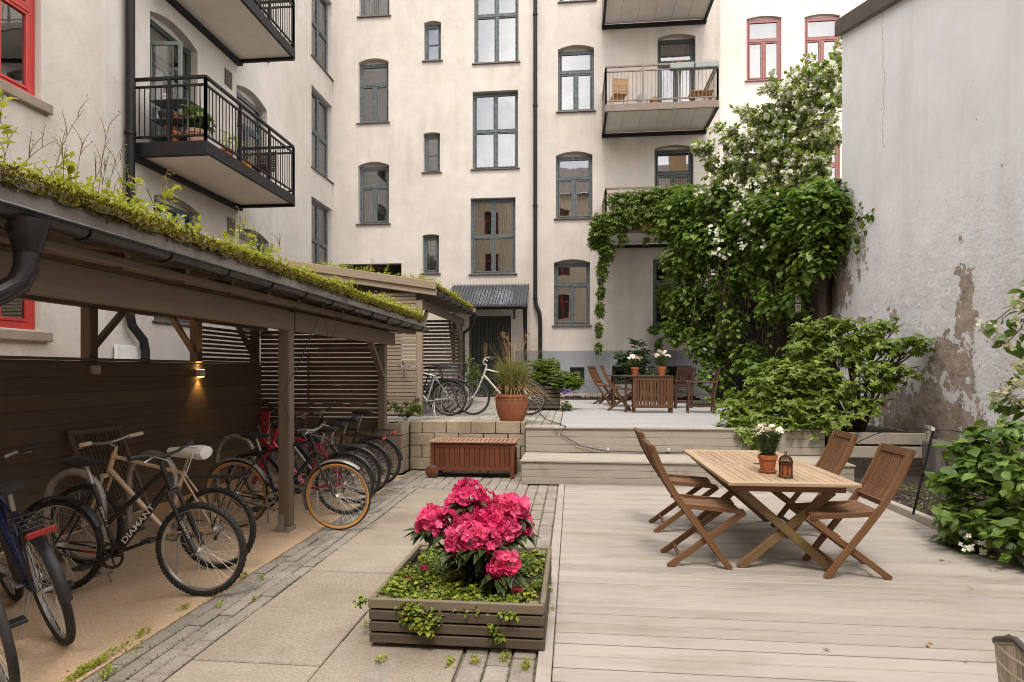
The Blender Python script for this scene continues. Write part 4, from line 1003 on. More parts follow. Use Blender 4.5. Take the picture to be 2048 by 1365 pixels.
    m.tube([top, fx((.07, 0, .035))], .014, 8)
    for s_ in (-1, 1):
        if bar == 'flat': pts = [(.07, 0, .035), (.07, s_*.09, .04), (.055, s_*.2, .06), (.03, s_*.3, .065)]
        else: pts = [(.07, 0, .05), (.08, s_*.07, .06), (.06, s_*.17, .13), (-.02, s_*.25, .15), (-.13, s_*.29, .13)]
        m.tube([fx(p) for p in pts], .0112, 8); ends.append((pts[-2], pts[-1]))
    hb = m.build('handlebar', plast if susp else alu, t, world=False)
    for (p, q) in ends:
        p = V3(p); q = V3(q); m = MB(); m.tube([fx(p.lerp(q, .05)), fx(q+(q-p).normalized()*.03)], .0175, 10); m.build('grip', grips, hb, world=False)
        m = MB(); b0 = p.lerp(q, -.1); m.tube([fx(b0), fx(b0+V3((.03, 0, -.01))), fx(p.lerp(q, .8)+V3((.055, 0, -.035)))], .006, 6); m.build('brake_lever', alu, hb, world=False)
    m = MB()
    for s_ in (-1, 1): m.tube([fx((.085, s_*.17, .05)), fx((.16, s_*.14, .02)), fx((.16, s_*.06, -.1)), H2+V3((.05, s_*.02, .02)), H2+V3((-.05, s_*.012, -.05))], .0028, 5)
    m.build('brake_cable', plain('cable_light', (.5, .48, .44), .5) if susp else plast, t, world=False)
    if fend is not None:
        for hx, a0, a1 in ((0, 25, 178), (wb, 50 if fend != 'rear' else 180, 205)):
            if fend == 'rear' and hx: continue
            m = MB(); vs = []; fs = []; n = 18; RR = r+.018
            for i in range(n+1):
                a = R(a0+(a1-a0)*i/n)
                for j in range(5):
                    y = (j-2)*.0155; q = RR+.011-abs(j-2)**2*.0045; vs.append((hx+q*math.cos(a), y, r+q*math.sin(a)))
            for i in range(n):
                for j in range(4): fs.append((i*5+j, i*5+j+1, (i+1)*5+j+1, (i+1)*5+j))
            m.sm = True; m.add(vs, fs); m.sm = False; aa = R(a1-25)
            for s_ in (-1, 1): m.tube([(hx, s_*.055, r), (hx+RR*math.cos(aa), s_*.033, r+RR*math.sin(aa))], .0022, 5)
            m.build('mudguard', plast if fend in (True, 'rear') else fend, t, world=False)
    if rack:
        m = MB(); zt = 2*r+.09
        for y in (-.07, -.025, .025, .07): m.tube([(-.24, y, zt), (.17, y*.6, zt), (.22, y*.3, zt-.02)], .005, 6)
        for x in (-.24, -.13, -.02, .1): m.tube([(x, -.07, zt), (x, .07, zt)], .005, 6)
        for s_ in (-1, 1):
            m.tube([(-.18, s_*.07, zt), (0, s_*.06, r+.02)], .005, 6); m.tube([(.05, s_*.07, zt), (0, s_*.06, r+.02)], .005, 6)
        ro_ = m.build('rack', plast, t, world=False)
        if reflector: m = MB(); m.beam((-.255, -.07, zt-.035), (-.255, .07, zt-.035), .025, .036); m.build('tail_light', redref, ro_, .008, False)
        if basket:
            m = MB(); x0, x1, y0, y1, z0, z1 = -.28, .16, -.17, .17, zt+.01, zt+.23
            for k in range(7):
                z_ = z0+(z1-z0)*k/6; g = .03*k/6; m.tube([(x0-g, y0-g, z_), (x1+g, y0-g, z_), (x1+g, y1+g, z_), (x0-g, y1+g, z_)], .0025 if k < 6 else .005, 4, closed=True)
            for k in range(23):
                x = x0+(x1-x0)*k/22; 
                for y, s_ in ((y0, -1), (y1, 1)): m.tube([(x, y, z0), (x, y+s_*.03, z1)], .0022, 4)
                m.tube([(x, y0, z0), (x, y1, z0)], .0022, 4)
            for k in range(15):
                y = y0+(y1-y0)*k/14
                for x, s_ in ((x0, -1), (x1, 1)): m.tube([(x, y, z0), (x+s_*.03, y, z1)], .0022, 4)
            m.build('basket', plast, ro_, world=False)
    if stand: m = MB(); m.tube([(.30, .03, .27), (.24, .17, .0)], .008, 6); m.build('kickstand', alu, t, world=False)
    if text:
        d = (H2-BB).normalized(); off = .0255 if susp else .0215
        if side < 0: o = BB+d*.12+V3((0, -off, 0))-V3((-d.z, 0, d.x))*.013; lettering(text, fo, o, d, V3((-d.z, 0, d.x)), .040, textcol or whitetxt, .36)
        else: o = BB+d*.42+V3((0, off, 0))-V3((-d.z, 0, d.x))*-.015*-1; lettering(text, fo, o, -d, V3((-d.z, 0, d.x)), .040, textcol or whitetxt, .36)
    if stickers:
        d = (S-BB).normalized(); lettering('ZENITH', fo, BB+d*.36+V3((.008, -.0165, 0)), -d, V3((d.z, 0, -d.x)), .018, whitetxt, .15)
        p = cr+V3((0, -.052, 0)); e = FH+V3((-.02, -.052, .02)); dd = (e-p).normalized(); lettering('ZENITH', fko, p.lerp(e, .5)+V3((-.0, -.0205, -.0))-V3((dd.z, 0, -dd.x))*.009, dd, V3((-dd.z, 0, dd.x)), .02, whitetxt, .13)
        for y in (-.028,):
            m = MB(); m.beam(RH.lerp(BB, .3)+V3((0, -.0525, .0)), RH.lerp(BB, .72)+V3((0, -.044, 0)), .003, .012, (0, 0, 1)); m.build('stay_band', redref, fo, world=False)
    return t
G = 'bicycles parked under the front shed'
bicycle('black step-over bicycle with white lettering and knobbly tyres nearest the camera', (-3.70, 4.05), R(0), 3, .335, 1.08, (.018, .018, .02), 'mixte', 'DIAMANT', 'rear', False, True, True, stickers=True, group=G)
bicycle('cream framed bicycle with white covered saddle facing the boarding', (-2.86, 4.62), R(180), -2, .33, 1.14, (.62, .46, .32), 'men', None, None, True, False, True, grips=plain('grip_cream', (.6, .5, .36), .6), cover=True, group=G, side=1)
bicycle('black bicycle with tan tyre sidewalls beside the shed post', (-3.42, 5.88), R(-1), 3, .345, 1.08, (.02, .02, .022), 'men', None, greyfender, False, tan=True, group=G, forkcol=(.025, .025, .025))
bicycle('red bicycle with white lettering behind the tan tyred one', (-2.52, 6.5), R(180), -2, .34, 1.05, (.42, .012, .045), 'men', 'DIAMANT', True, True, susp=True, group=G, side=1)
bicycle('dark brown bicycle with mudguards, second from the shed end', (-2.66, 7.55), R(182), -3, .34, 1.05, (.06, .03, .025), 'step', None, True, True, group=G, reflector=True, saddle_z=.03)
bicycle('black bicycle parked last against the slatted shed end', (-2.70, 8.15), R(180), -2, .345, 1.06, (.03, .03, .03), 'men', None, True, True, group=G, reflector=True, saddle_z=.08)
bicycle('blue bicycle with black carrier and red tail light at the left edge', (-2.98, 3.27), R(147), -13, .345, 1.08, (.008, .018, .075), 'men', None, True, True, group=G, reflector=True, tw=.024)
bicycle('bicycle cut by the lower left corner with only its tyre showing', (-2.80, 2.74), R(147), -10, .34, 1.06, (.1, .1, .1), 'men', None, None, False, group=G)
G = 'bicycles parked on the terrace'
bicycle('silver bicycle with a wire basket over its rear wheel', (-2.36, 11.45), R(180), -3, .345, 1.08, (.42, .40, .37), 'men', None, True, True, basket=True, group=G, z=TZ, reflector=True)
bicycle('black bicycle half hidden behind the silver one with the basket', (-2.32, 11.9), R(184), -3, .345, 1.06, (.03, .03, .035), 'step', None, True, False, group=G, z=TZ)
bicycle('pale blue bicycle deepest in the terrace row', (-2.62, 12.4), R(180), -2, .34, 1.06, (.13, .26, .42), 'men', None, True, True, group=G, z=TZ)
bicycle('white framed bicycle with upright handlebar behind the grass pot', (-.85, 11.75), R(181), -4, .345, 1.1, (.62, .60, .54), 'men', None, None, False, bar='high', group=G, z=TZ, saddle_z=.08)
bicycle('grey bicycle with black saddle squeezed in the middle of the shed row', (-2.62, 7.05), R(181), -3, .34, 1.05, (.2, .19, .18), 'men', None, True, False, group='bicycles parked under the front shed')
bicycle('dark bicycle at the back of the terrace row by the slats', (-2.85, 12.9), R(180), -2, .34, 1.06, (.04, .035, .03), 'men', None, True, False, group=G, z=TZ)
# hoop stands
for i, (x, y, lb) in enumerate(((-3.92, 4.4, 'galvanised hoop stand nearest the camera, behind the black bicycle'), (-4.08, 5.5, 'galvanised hoop stand in front of the leaning slatted chair'), (-4.1, 7.0, 'galvanised hoop stand deep among the bicycles'))):
    t = thing('bike_stand', lb, 'bike stand', (x, y, 0), 0, 'hoop stands in the shed')
    m = MB(); m.tube([(-.24, 0, 0), (-.24, 0, .52)]+[(-.24*math.cos(R(a)), 0, .55+.25*math.sin(R(a))) for a in range(0, 181, 15)]+[(.24, 0, .52), (.24, 0, 0)], .03, 12); m.build('hoop', plain('galvanised_tube', (.36, .34, .30), .5, .6, .25, 15), t, world=False)
    for s_ in (-.24, .24): m = MB(); m.lathe([(.07, 0), (.07, .008), (.032, .01)], 14, (s_, 0, 0)); m.build('base_plate', MATS['galvanised_tube'], t, world=False)
# ================================================================ teak folding chairs and table
teak = wood('teak', (.095, .044, .019), (.18, .090, .040), .6, 1.2, ((.14, .12, .03), .15), .25, .3)
teakt = wood('teak_top', (.28, .195, .125), (.40, .295, .20), .6, 1.2, None, .16, .3, .25, (.35, .27, .2))
mossy = wood('teak_mossy', (.10, .058, .027), (.19, .115, .058), .6, 1.2, ((.14, .13, .02), .6), .2, .3)
def curve_board(m, pts, w, h, y):
    """bent board in xz plane; w along y, h in plane"""
    n = len(pts); a = []; 
    for i in range(n):
        t = V3((pts[min(i+1, n-1)][0]-pts[max(i-1, 0)][0], 0, pts[min(i+1, n-1)][1]-pts[max(i-1, 0)][1])).normalized(); nn = V3((-t.z, 0, t.x)); p = V3((pts[i][0], y, pts[i][1])); a.append((p-nn*h/2, p+nn*h/2))
    vs = []; fs = []; wc = []; L_ = 0; o = rng.uniform(0, 40)
    for i, (p, q) in enumerate(a):
        if i: L_ += ((p+q)/2-(a[i-1][0]+a[i-1][1])/2).length
        for s_, e in ((-1, p), (1, p), (1, q), (-1, q)): vs.append(e+V3((0, s_*w/2, 0))); wc.append((L_+o, (0 if e is p else h)+o, s_*w/2))
    for i in range(n-1):
        for j in range(4): fs.append((i*4+j, i*4+(j+1) % 4, (i+1)*4+(j+1) % 4, (i+1)*4+j))
    fs += [(3, 2, 1, 0), tuple((n-1)*4+j for j in range(4))]; m.add(vs, fs, wc)
def folding_chair(label, loc, rz, group, mt=teak, light=False):
    t = thing('folding_chair', label, 'chair', loc, rz, group); W = .225
    Acur = [(-.135, .97), (-.075, .82), (-.005, .68), (.075, .55), (.2, .375), (.345, .185), (.48, 0)]
    for s_ in (-1, 1):
        m = MB(); curve_board(m, Acur, .024, .05, s_*(W-.012)); m.build('side_rail', mt, t, .004, False)
        m = MB(); m.beam((0, s_*(W-.04), 0), (.60, s_*(W-.04), .455), .022, .048, (0, 0, 1)); m.build('leg', mt, t, .004, False)
    m = MB()
    for k in range(11):
        y = -.178+.0356*k; curve_board(m, [(-.128, .93), (-.07, .80), (-.002, .665), (.05, .585)], .022, .012, y)
    m.beam((-.137, -W-.003, .955), (-.137, W+.003, .955), .03, .062, (-.35, 0, 1)); m.beam((.055, -.2, .575), (.055, .2, .575), .022, .04); m.build('backrest', mt, t, .003, False)
    m = MB()
    for k in range(11): y = -.17+.034*k; curve_board(m, [(.085, .515), (.2, .475), (.36, .465), (.5, .472), (.565, .465)], .026, .012, y)
    for x, z in ((.11, .488), (.545, .45)): m.beam((x, -.185, z), (x, .185, z), .04, .022)
    for s_ in (-1, 1): m.beam((.08, s_*.195, .498), (.585, s_*.195, .458), .02, .04)
    m.build('seat', mt, t, .003, False)
    m = MB(); m.beam((.10, -W+.05, .077), (.10, W-.05, .077), .022, .03); m.build('stretcher', mt, t, .003, False)
    m = MB(); m.beam((.40, -W+.03, .105), (.40, W-.03, .105), .022, .03); m.build('stretcher', mt, t, .003, False)
    return t
G = 'teak folding chairs around the lower table'
folding_chair('teak folding chair left of the table, nearer the camera', (.77, 5.16, .02), 0, G)
folding_chair('teak folding chair left of the table, nearer the steps', (.80, 6.2, .02), 0, G)
folding_chair('teak folding chair right of the table, nearer the camera', (2.40, 5.02, .02), math.pi, G)
folding_chair('teak folding chair right of the table, nearer the raised bed', (2.50, 6.15, .02), math.pi, G)
t = thing('garden_table', 'bleached teak slatted table with crossed legs on the lower deck', 'table', (1.7, 5.75, .02))
x0, x1, y0, y1, z1 = 1.2, 2.18, 4.8, 6.75, .74
m = MB(); z0 = z1-.028; f = .085
m.box(x0, x1, y0, y0+f, z0, z1); m.box(x0, x1, y1-f, y1, z0, z1); m.box(x0, x0+f, y0+f+.002, y1-f-.002, z0, z1); m.box(x1-f, x1, y0+f+.002, y1-f-.002, z0, z1)
ym = (y0+y1)/2; m.box(x0+f+.002, x1-f-.002, ym-.05, ym+.05, z0, z1-.002)
for a, b_ in ((y0+f+.003, ym-.053), (ym+.053, y1-f-.003)):
    n = 12; d = (x1-x0-2*f)/n
    for k in range(n): m.box(x0+f+d*k+.003, x0+f+d*(k+1)-.003, a, b_, z0+.003, z1-.003)
m.build('tabletop', teakt, t, .004); m = MB(); m.lathe([(.0, 0), (.028, 0), (.032, .004), (.028, .005)], 16, (1.7, ym, z1-.0015)); m.build('parasol_plug', plain('plug', (.06, .045, .03), .6), t)
m = MB()
for y in (y0+.1, y1-.13): m.box(x0+.07, x1-.07, y, y+.03, z0-.06, z0-.002)
for x in (x0+.07, x1-.1): m.box(x, x+.03, y0+.14, y1-.14, z0-.06, z0-.002)
m.build('apron', teak, t, .004)
for y, s_ in ((y0+.16, 1), (y1-.16, -1)):
    for k in (-1, 1):
        m = MB(); m.beam((1.69+k*.36, y+s_*(.012 if k > 0 else .04), .022), (1.69-k*.36, y+s_*(.012 if k > 0 else .04), z0-.062), .026, .07, (0, 0, 1)); m.build('leg', mossy, t, .005)
m = MB(); m.beam((1.69, y0+.2, .36), (1.69, y1-.2, .36), .05, .03); m.build('stretcher', teak, t, .004)
# lantern
lx, ly = 1.715, 5.07; lt = thing('lantern', 'small pierced metal candle lantern with amber panes on the teak table', 'lantern', (lx, ly, z1))
bz = plain('bronze', (.11, .07, .04), .45, .8, .3, 30)
m = MB(); m.lathe([(.0, 0), (.058, 0), (.06, .012), (.052, .018)], 8, (lx, ly, z1))
for k in range(8):
    a = 2*math.pi*k/8; p = V3((lx+.05*math.cos(a), ly+.05*math.sin(a), z1)); m.tube([p+V3((0, 0, .015)), p+V3((0, 0, .105))], .004, 6)
m.lathe([(.052, .105), (.058, .11), (.058, .118), (.05, .122)], 8, (lx, ly, z1)); m.build('cage', bz, lt)
m = MB()
for i in range(9):
    for k in range(14):
        a = 2*math.pi*(k+.5*(i % 2))/14; ph = i/9*math.pi/2; rr = .05*math.cos(ph); p = V3((lx+rr*math.cos(a), ly+rr*math.sin(a), z1+.122+.055*math.sin(ph)))
        m.ell(p, (.0065, .0065, .006), 5, 3)
m.lathe([(.006, .175), (.014, .185), (.006, .195), (.012, .205), (.0, .22)], 8, (lx, ly, z1)); m.build('dome', bz, lt)
m = MB(); m.lathe([(.046, .018), (.046, .105)], 8, (lx, ly, z1)); m.build('pane', plain('amber_glass', (.30, .09, .03), .25), lt)
# ================================================================ pots
terra = plain('terracotta', (.36, .115, .045), .75, 0, .2, 12, .2); terrad = plain('terracotta_old', (.27, .10, .045), .8, 0, .3, 5, .3)
def pot(label, c, r, h, mt=terra, saucer=True, group=None, rim=True):
    t = thing('flower_pot', label, 'pot', c, 0, group); m = MB(); z = .012 if saucer else 0
    m.lathe([(0, z), (r*.68, z), (r*.92, h*.76), (r*1.0, h*.76), (r*1.02, h*.98), (r*.98, h), (r*.9, h*.98), (r*.88, h*.86), (0, h*.86)], 24, c); o = m.build('pot', mt, t)
    if saucer: m = MB(); m.lathe([(0, 0), (r*.85, 0), (r*.98, h*.13), (r*.93, h*.14), (r*.82, .012), (0, .012)], 24, c); m.build('saucer', mt, t)
    m = MB(); m.lathe([(0, h*.87), (r*.87, h*.87)], 16, c); m.build('earth', soil, t)
    return t
grn_gray = leafmat('leaf_greygreen', [(.06, .10, .03), (.10, .15, .05), (.14, .19, .08)])
white_pet = plain('petal_white', (.78, .74, .64), .6, 0, .05); yel = plain('petal_centre', (.6, .32, .03), .7, 0, .1)
def marguerite(label, c, r, h, nf=26, nl=900, group=None, size=.03):
    t = thing('marguerite', label, 'flower', c, 0, group); c = V3(c); P = []; D = []
    m = MB(); heads = []
    for k in range(nf):
        a = rng.uniform(0, 6.28); q = math.sqrt(rng.random())*r; tip = c+V3((q*math.cos(a), q*math.sin(a), h*rng.uniform(.82, 1.05)-.35*q*q/r)); b0 = c+V3((.25*q*math.cos(a), .25*q*math.sin(a), 0)); mid = b0.lerp(tip, .5)+V3((0, 0, .03))
        m.tube([b0, mid, tip], .0018, 4); heads.append(tip)
        for j in range(int(nl/nf)): s_ = rng.uniform(.05, .85); p = b0.lerp(mid, s_*2) if s_ < .5 else mid.lerp(tip, s_*2-1); P.append(p+V3([rng.uniform(-.012, .012) for _ in '123'])); D.append((math.cos(a)+rng.uniform(-1, 1), math.sin(a)+rng.uniform(-1, 1), rng.uniform(-.1, .9)))
    m.build('stem', grn_gray, t)
    leaves('foliage', P, D, nr.normal(size=(len(P), 3))+np.array((0, 0, .6)), size*1.1, grn_gray, t, 'diamond', .35)
    H = np.array(heads); N = nr.normal(size=(len(H), 3))*.45+np.array((0, -.15, 1)); leaves('flower_head', H, nr.normal(size=(len(H), 3)), N, size, white_pet, t, 'daisy', 1.0, sj=.15)
    m = MB()
    for p in heads: m.ell(p+V3((0, -.001, .003)), (size*.27, size*.27, size*.18), 6, 4)
    m.build('flower_centre', yel, t)
    return t
px_, py_ = 1.645, 5.30
pot('terracotta pot with saucer holding daisies on the teak table', (px_, py_, z1), .078, .15)
marguerite('white marguerite daisies growing in the pot on the teak table', (px_, py_, z1+.13), .135, .27, 44, 2600, None, .023)
# big grass pot
gx, gy, gz = -.985, 9.82, .79
t = thing('flower_pot', 'big round terracotta tub on the retaining wall corner', 'pot', (gx, gy, gz))
m = MB(); m.lathe([(0, 0), (.19, 0), (.235, .10), (.265, .22), (.275, .33), (.272, .37), (.285, .39), (.28, .43), (.25, .43), (.245, .38), (0, .38)], 36, (gx, gy, gz))
m.lathe([(.279, .345), (.284, .352), (.279, .36)], 36, (gx, gy, gz)); m.build('tub', terrad, t)
m = MB(); m.lathe([(0, .385), (.246, .385)], 16, (gx, gy, gz)); m.build('earth', soil, t)
# ================================================================ deck box on wheels
mah = wood('mahogany', (.085, .026, .014), (.17, .055, .026), .45, 1., None, .2, .2); mahl = wood('mahogany_lid', (.22, .12, .08), (.36, .22, .15), .5, 1., None, .12, .2)
t = thing('deck_box', 'red brown slatted garden chest with two wooden wheels', 'chest', (-1.5, 9.1, 0)); X0, X1, YF, YK = -2.12, -.86, 8.87, 9.34
m = MB()
for x in (X0, X1-.06):
    for y in (YF, YK-.05): m.box(x, x+.06, y, y+.05, .0 if x > -1.5 else .1, .52)
m.build('leg', mah, t, .004)
m = MB()
m.box(X0+.062, X1-.062, YF+.008, YF+.03, .11, .17); m.box(X0+.062, X1-.062, YF+.008, YF+.03, .455, .52); m.box(X0+.062, X1-.062, YK-.03, YK-.01, .11, .52)
n = 15; d = (X1-X0-.124)/n
for k in range(n): m.box(X0+.062+d*k+.006, X0+.062+d*(k+1)-.006, YF+.012, YF+.027, .172, .453)
for x in (X0+.01, X1-.03):
    m.box(x, x+.02, YF+.052, YK-.052, .11, .17); m.box(x, x+.02, YF+.052, YK-.052, .455, .52)
    for k in range(5): m.box(x+.003, x+.016, YF+.055+k*.073, YF+.12+k*.073, .172, .453)
m.box(X0+.07, X1-.07, YF+.032, YK-.035, .12, .13); m.box(X0+.07, X1-.07, YF+.0285, YF+.031, .13, .5)
m.build('body', mah, t, .003)
m = MB(); m.box(X0-.025, X1+.025, YF-.025, YF+.03, .525, .548); m.box(X0-.025, X1+.025, YK-.04, YK+.02, .525, .548); m.box(X0-.025, X0+.05, YF+.032, YK-.042, .525, .548); m.box(X1-.05, X1+.025, YF+.032, YK-.042, .525, .548)
n = 17; d = (X1-X0-.1)/n
for k in range(n): m.box(X0+.05+d*k+.008, X0+.05+d*(k+1)-.008, YF+.032, YK-.042, .527, .546)
m.build('lid', mahl, t, .003); m = MB(); m.box((X0+X1)/2-.09, (X0+X1)/2+.09, YF-.004, YF+.006, .505, .522); m.build('hand_slot', plain('slot_dark', (.02, .01, .008), .8), t)
for y in (YF-.03, YK-.01):
    m = MB(); m.lathe([(0, -.02), (.08, -.02), (.085, -.016), (.085, .016), (.08, .02), (0, .02)], 28, (X0+.03, y, .098), 'y'); m.lathe([(0, -.028), (.012, -.026), (.012, -.02)], 10, (X0+.03, y, .098), 'y'); o = m.build('wheel', mah, t)
    m = MB(); m.lathe([(.0855, -.019), (.096, -.017), (.096, .017), (.0855, .019)], 28, (X0+.03, y, .098), 'y'); m.build('tyre', plain('tyre_grey', (.08, .07, .065), .8), o)
m = MB(); m.tube([(X1+.01, YF+.1, .47), (X1+.07, YF+.1, .47), (X1+.07, YK-.1, .47), (X1+.01, YK-.1, .47)], .01, 8); m.build('handle', chrome, t)
# ================================================================ upper deck furniture
brt = wood('acacia', (.07, .031, .013), (.135, .064, .026), .5, 1., None, .15, .2); dkb = wood('acacia_dark', (.045, .022, .015), (.085, .042, .028), .5, 1., None, .15, .2)
t = thing('gateleg_table', 'brown folded gateleg table with slatted drop leaf on the upper deck', 'table', (1.7, 12.9, TZ))
X0, X1, Y0_ = 1.245, 2.06, 12.66; zt = TZ+.76
m = MB(); m.box(X0, X1, Y0_, Y0_+.022, zt-.09, zt-.02); m.box(X0, X1, Y0_, Y0_+.022, TZ+.1, TZ+.17); m.box(X0, X0+.06, Y0_, Y0_+.022, TZ+.172, zt-.092); m.box(X1-.06, X1, Y0_, Y0_+.022, TZ+.172, zt-.092)
n = 10; d = (X1-X0-.12)/n
for k in range(n): m.box(X0+.06+d*k+.007, X0+.06+d*(k+1)-.007, Y0_+.003, Y0_+.018, TZ+.172, zt-.092)
m.build('drop_leaf', brt, t, .003)
m = MB(); m.box(X0-.2, X1+.02, Y0_-.02, Y0_+.32, zt-.016, zt+.008); m.build('top', dkb, t, .004)
for x in (X0+.0, X1-.06):
    for y in (Y0_+.03, Y0_+.25): m = MB(); m.box(x, x+.055, y, y+.045, TZ, zt-.018); m.build('leg', brt, t, .004)
m = MB(); m.box(X0-.16, X0-.11, Y0_+.1, Y0_+.15, TZ, zt-.018); m.build('leg', dkb, t, .004)
t = thing('garden_table', 'low dark brown table behind the gateleg table', 'table', (1.6, 15, TZ)); m = MB()
for k in range(8): m.box(.85, 2.25, 14.4+k*.11, 14.4+k*.11+.1, TZ+.74, TZ+.765)
m.build('tabletop', dkb, t, .003)
for x in (.95, 2.1):
    for y in (14.5, 15.15): m = MB(); m.box(x, x+.05, y, y+.05, TZ, TZ+.738); m.build('leg', dkb, t, .003)
pt = onY(1271, 748, 14.5); pot('small terracotta pot of daisies, left one on the upper deck tables', (pt.x, 14.6, TZ+.765), .1, .19, terra, False, 'daisy pots on the upper tables')
marguerite('white daisies in the left pot on the upper deck tables', (pt.x, 14.6, TZ+.93), .17, .3, 22, 700, 'daisies on the upper tables', .045)
pt = onY(1322, 752, 12.9); pot('small terracotta pot of daisies, right one on the gateleg table', (pt.x, 12.8, zt+.008), .1, .19, terra, False, 'daisy pots on the upper tables')
marguerite('white daisies in the right pot on the gateleg table', (pt.x, 12.8, zt+.17), .2, .34, 26, 800, 'daisies on the upper tables', .045)
G = 'folding chairs on the upper deck'
folding_chair('brown folding chair pulled up to the gateleg table', (.78, 13.45, TZ), R(-6), G, brt)
folding_chair('brown folding chair farther back on the upper deck, turned sideways', (.62, 16.0, TZ), R(-25), G, brt)
def armchair(label, loc, rz, group, mt=dkb):
    t = thing('armchair', label, 'chair', loc, rz, group)
    for x, zt_ in ((.0, .62), (-.5, .9)):
        for y in (-.27, .27):
            m = MB(); curve_board(m, [(x+.02, 0), (x, .4), (x-(.09 if x < -.1 else .0), zt_)], .045, .04, y); m.build('leg', mt, t, .004, False)
    for y in (-.27, .27): m = MB(); m.beam((.04, y, .635), (-.56, y, .635), .06, .025); m.build('armrest', mt, t, .004, False)
    m = MB()
    for k in range(9): m.beam((.0-k*.055, -.245, .41-k*.006), (.0-k*.055, .245, .41-k*.006), .045, .02)
    m.beam((.0, -.245, .37), (.0, .245, .37), .02, .06); m.build('seat', mt, t, .003, False)
    m = MB()
    for k in range(8): z = .5+k*.052; m.beam((-.51-.09*(z-.4)/.5, -.245, z), (-.51-.09*(z-.4)/.5, .245, z), .018, .036)
    m.beam((-.6, -.3, .92), (-.6, .3, .92), .03, .06); m.build('backrest', mt, t, .003, False)
    for y in (-.27, .27): m = MB(); m.beam((.02, y, .15), (-.49, y, .15), .02, .04); m.build('stretcher', mt, t, .003, False)
    return t
G = 'dark armchairs on the upper deck'
armchair('dark brown garden armchair nearer the azalea', (2.42, 12.95, TZ), R(172), G)
armchair('dark brown garden armchair behind the right end of the gateleg table', (2.22, 14.4, TZ), R(215), G)
# ================================================================ planter with rhododendron bed
plw = wood('planter_board', (.055, .042, .03), (.105, .083, .058), .7, 1., ((.06, .065, .02), .4), .18, .3); plt = wood('planter_cap', (.12, .097, .067), (.185, .15, .105), .7, 1., ((.09, .09, .03), .5), .12, .3)
P0, P1, Q0, Q1 = -1.16, -.17, 3.40, 4.50
t = thing('planter_box', 'square slatted timber planter box with the pink rhododendron', 'planter', (-.66, 3.95, 0))
for (a0, a1, f, ax) in ((P0-.012, P1+.012, Q0, 'f'), (P0-.012, P1+.012, Q1, 'b'), (Q0+.03, Q1-.03, P0, 'l'), (Q0+.03, Q1-.03, P1, 'r')):
    for k in range(4):
        m = MB(); z0 = .03+k*.066; z1_ = z0+.054; j = rng.uniform(-.004, .004); mt = plt if k == 3 else plw
        if ax in 'fb': m.box(a0+j, a1+j, f-.015, f+.015, z0, z1_)
        else: m.box(f-.015, f+.015, a0, a1, z0, z1_)
        m.build('board', mt, t, .004)
for x in (P0+.023, P1-.081):
    for y in (Q0+.023, Q1-.081): m = MB(); m.box(x, x+.058, y, y+.058, 0, .27); m.build('corner_post', plt, t, .004)
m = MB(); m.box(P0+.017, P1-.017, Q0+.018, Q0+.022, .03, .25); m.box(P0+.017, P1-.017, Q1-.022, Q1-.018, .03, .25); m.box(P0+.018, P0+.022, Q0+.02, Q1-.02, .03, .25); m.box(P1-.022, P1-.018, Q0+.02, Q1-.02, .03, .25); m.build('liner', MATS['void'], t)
vs = []; n = 16
for j in range(n+1):
    for i in range(n+1): vs.append((P0+.023+(P1-P0-.046)*i/n, Q0+.023+(Q1-Q0-.046)*j/n, .175+rng.uniform(0, .03)+.05*math.exp(-((i-8)**2+(j-8)**2)/30)))
m = MB(); m.sm = True; m.add(vs, [(j*(n+1)+i, j*(n+1)+i+1, (j+1)*(n+1)+i+1, (j+1)*(n+1)+i) for j in range(n) for i in range(n)]); m.build('earth', soil, t)
# slatted planter on the terrace
t = thing('planter_box', 'dark slatted timber planter holding the leafy shrub by the upper deck', 'planter', (-.75, 13.6, TZ)); m = MB()
for k in range(6):
    z = TZ+.04+k*.085; m.box(-1.0, -.28, 13.3, 13.33, z, z+.065); m.box(-.31, -.28, 13.331, 14.1, z, z+.065); m.box(-1.0, -.97, 13.331, 14.1, z, z+.065)
m.build('slats', plw, t, .004); m = MB(); m.box(-.96, -.32, 13.34, 14.1, TZ, TZ+.5); m.build('earth', soil, t)
# rattan chair at the lower right corner
rat1 = wood('rattan', (.34, .29, .22), (.58, .51, .41), .6, 3., None, .3, .4); rat2 = plain('rattan_dark', (.05, .04, .035), .6)
def rattan_chair():
    t = thing('rattan_chair', 'grey brown wicker chair back cut by the lower right corner', 'chair', (1.98, 2.22, .02))
    for kind, mt in (('weave', rat1), ('frame', rat2)):
        m = MB(); c = V3((1.86, 2.2, .12))
        def P(a, z):
            lean = .12*(z/.85); rr = .33+lean*.35; return c+V3((-(rr)*math.cos(a)*.95-lean*.35, rr*math.sin(a)*1.0, z))
        if kind == 'weave':
            for k in range(70):
                a = R(-62+124*k/69); zt_ = .57-.15*abs(a)
                m.tube([P(a, z) for z in (.30, .38, .46, zt_-.02)], .0055, 5)
            for z in (.32, .38, .44, .50, .56):
                m.tube([P(R(-62+124*k/40), min(z, .56-.15*abs(R(-62+124*k/40)))) for k in range(41)], .008, 5)
        else:
            m.tube([P(R(-66+132*k/40), .57-.15*abs(R(-66+132*k/40))) for k in range(41)], .012, 8)
            m.tube([P(R(-66+132*k/40)*1.0, .29) for k in range(41)], .014, 8)
            m.lathe([(0, .29), (.33, .29), (.33, .27), (0, .27)], 24, c)
            for a in (-50, 50, 130, 230): m.tube([c+V3((.28*math.cos(R(a)), .28*math.sin(R(a)), .27)), c+V3((.31*math.cos(R(a)), .31*math.sin(R(a)), 0))], .016, 8)
        m.build('backrest' if kind == 'weave' else 'frame', mt, t)
rattan_chair()
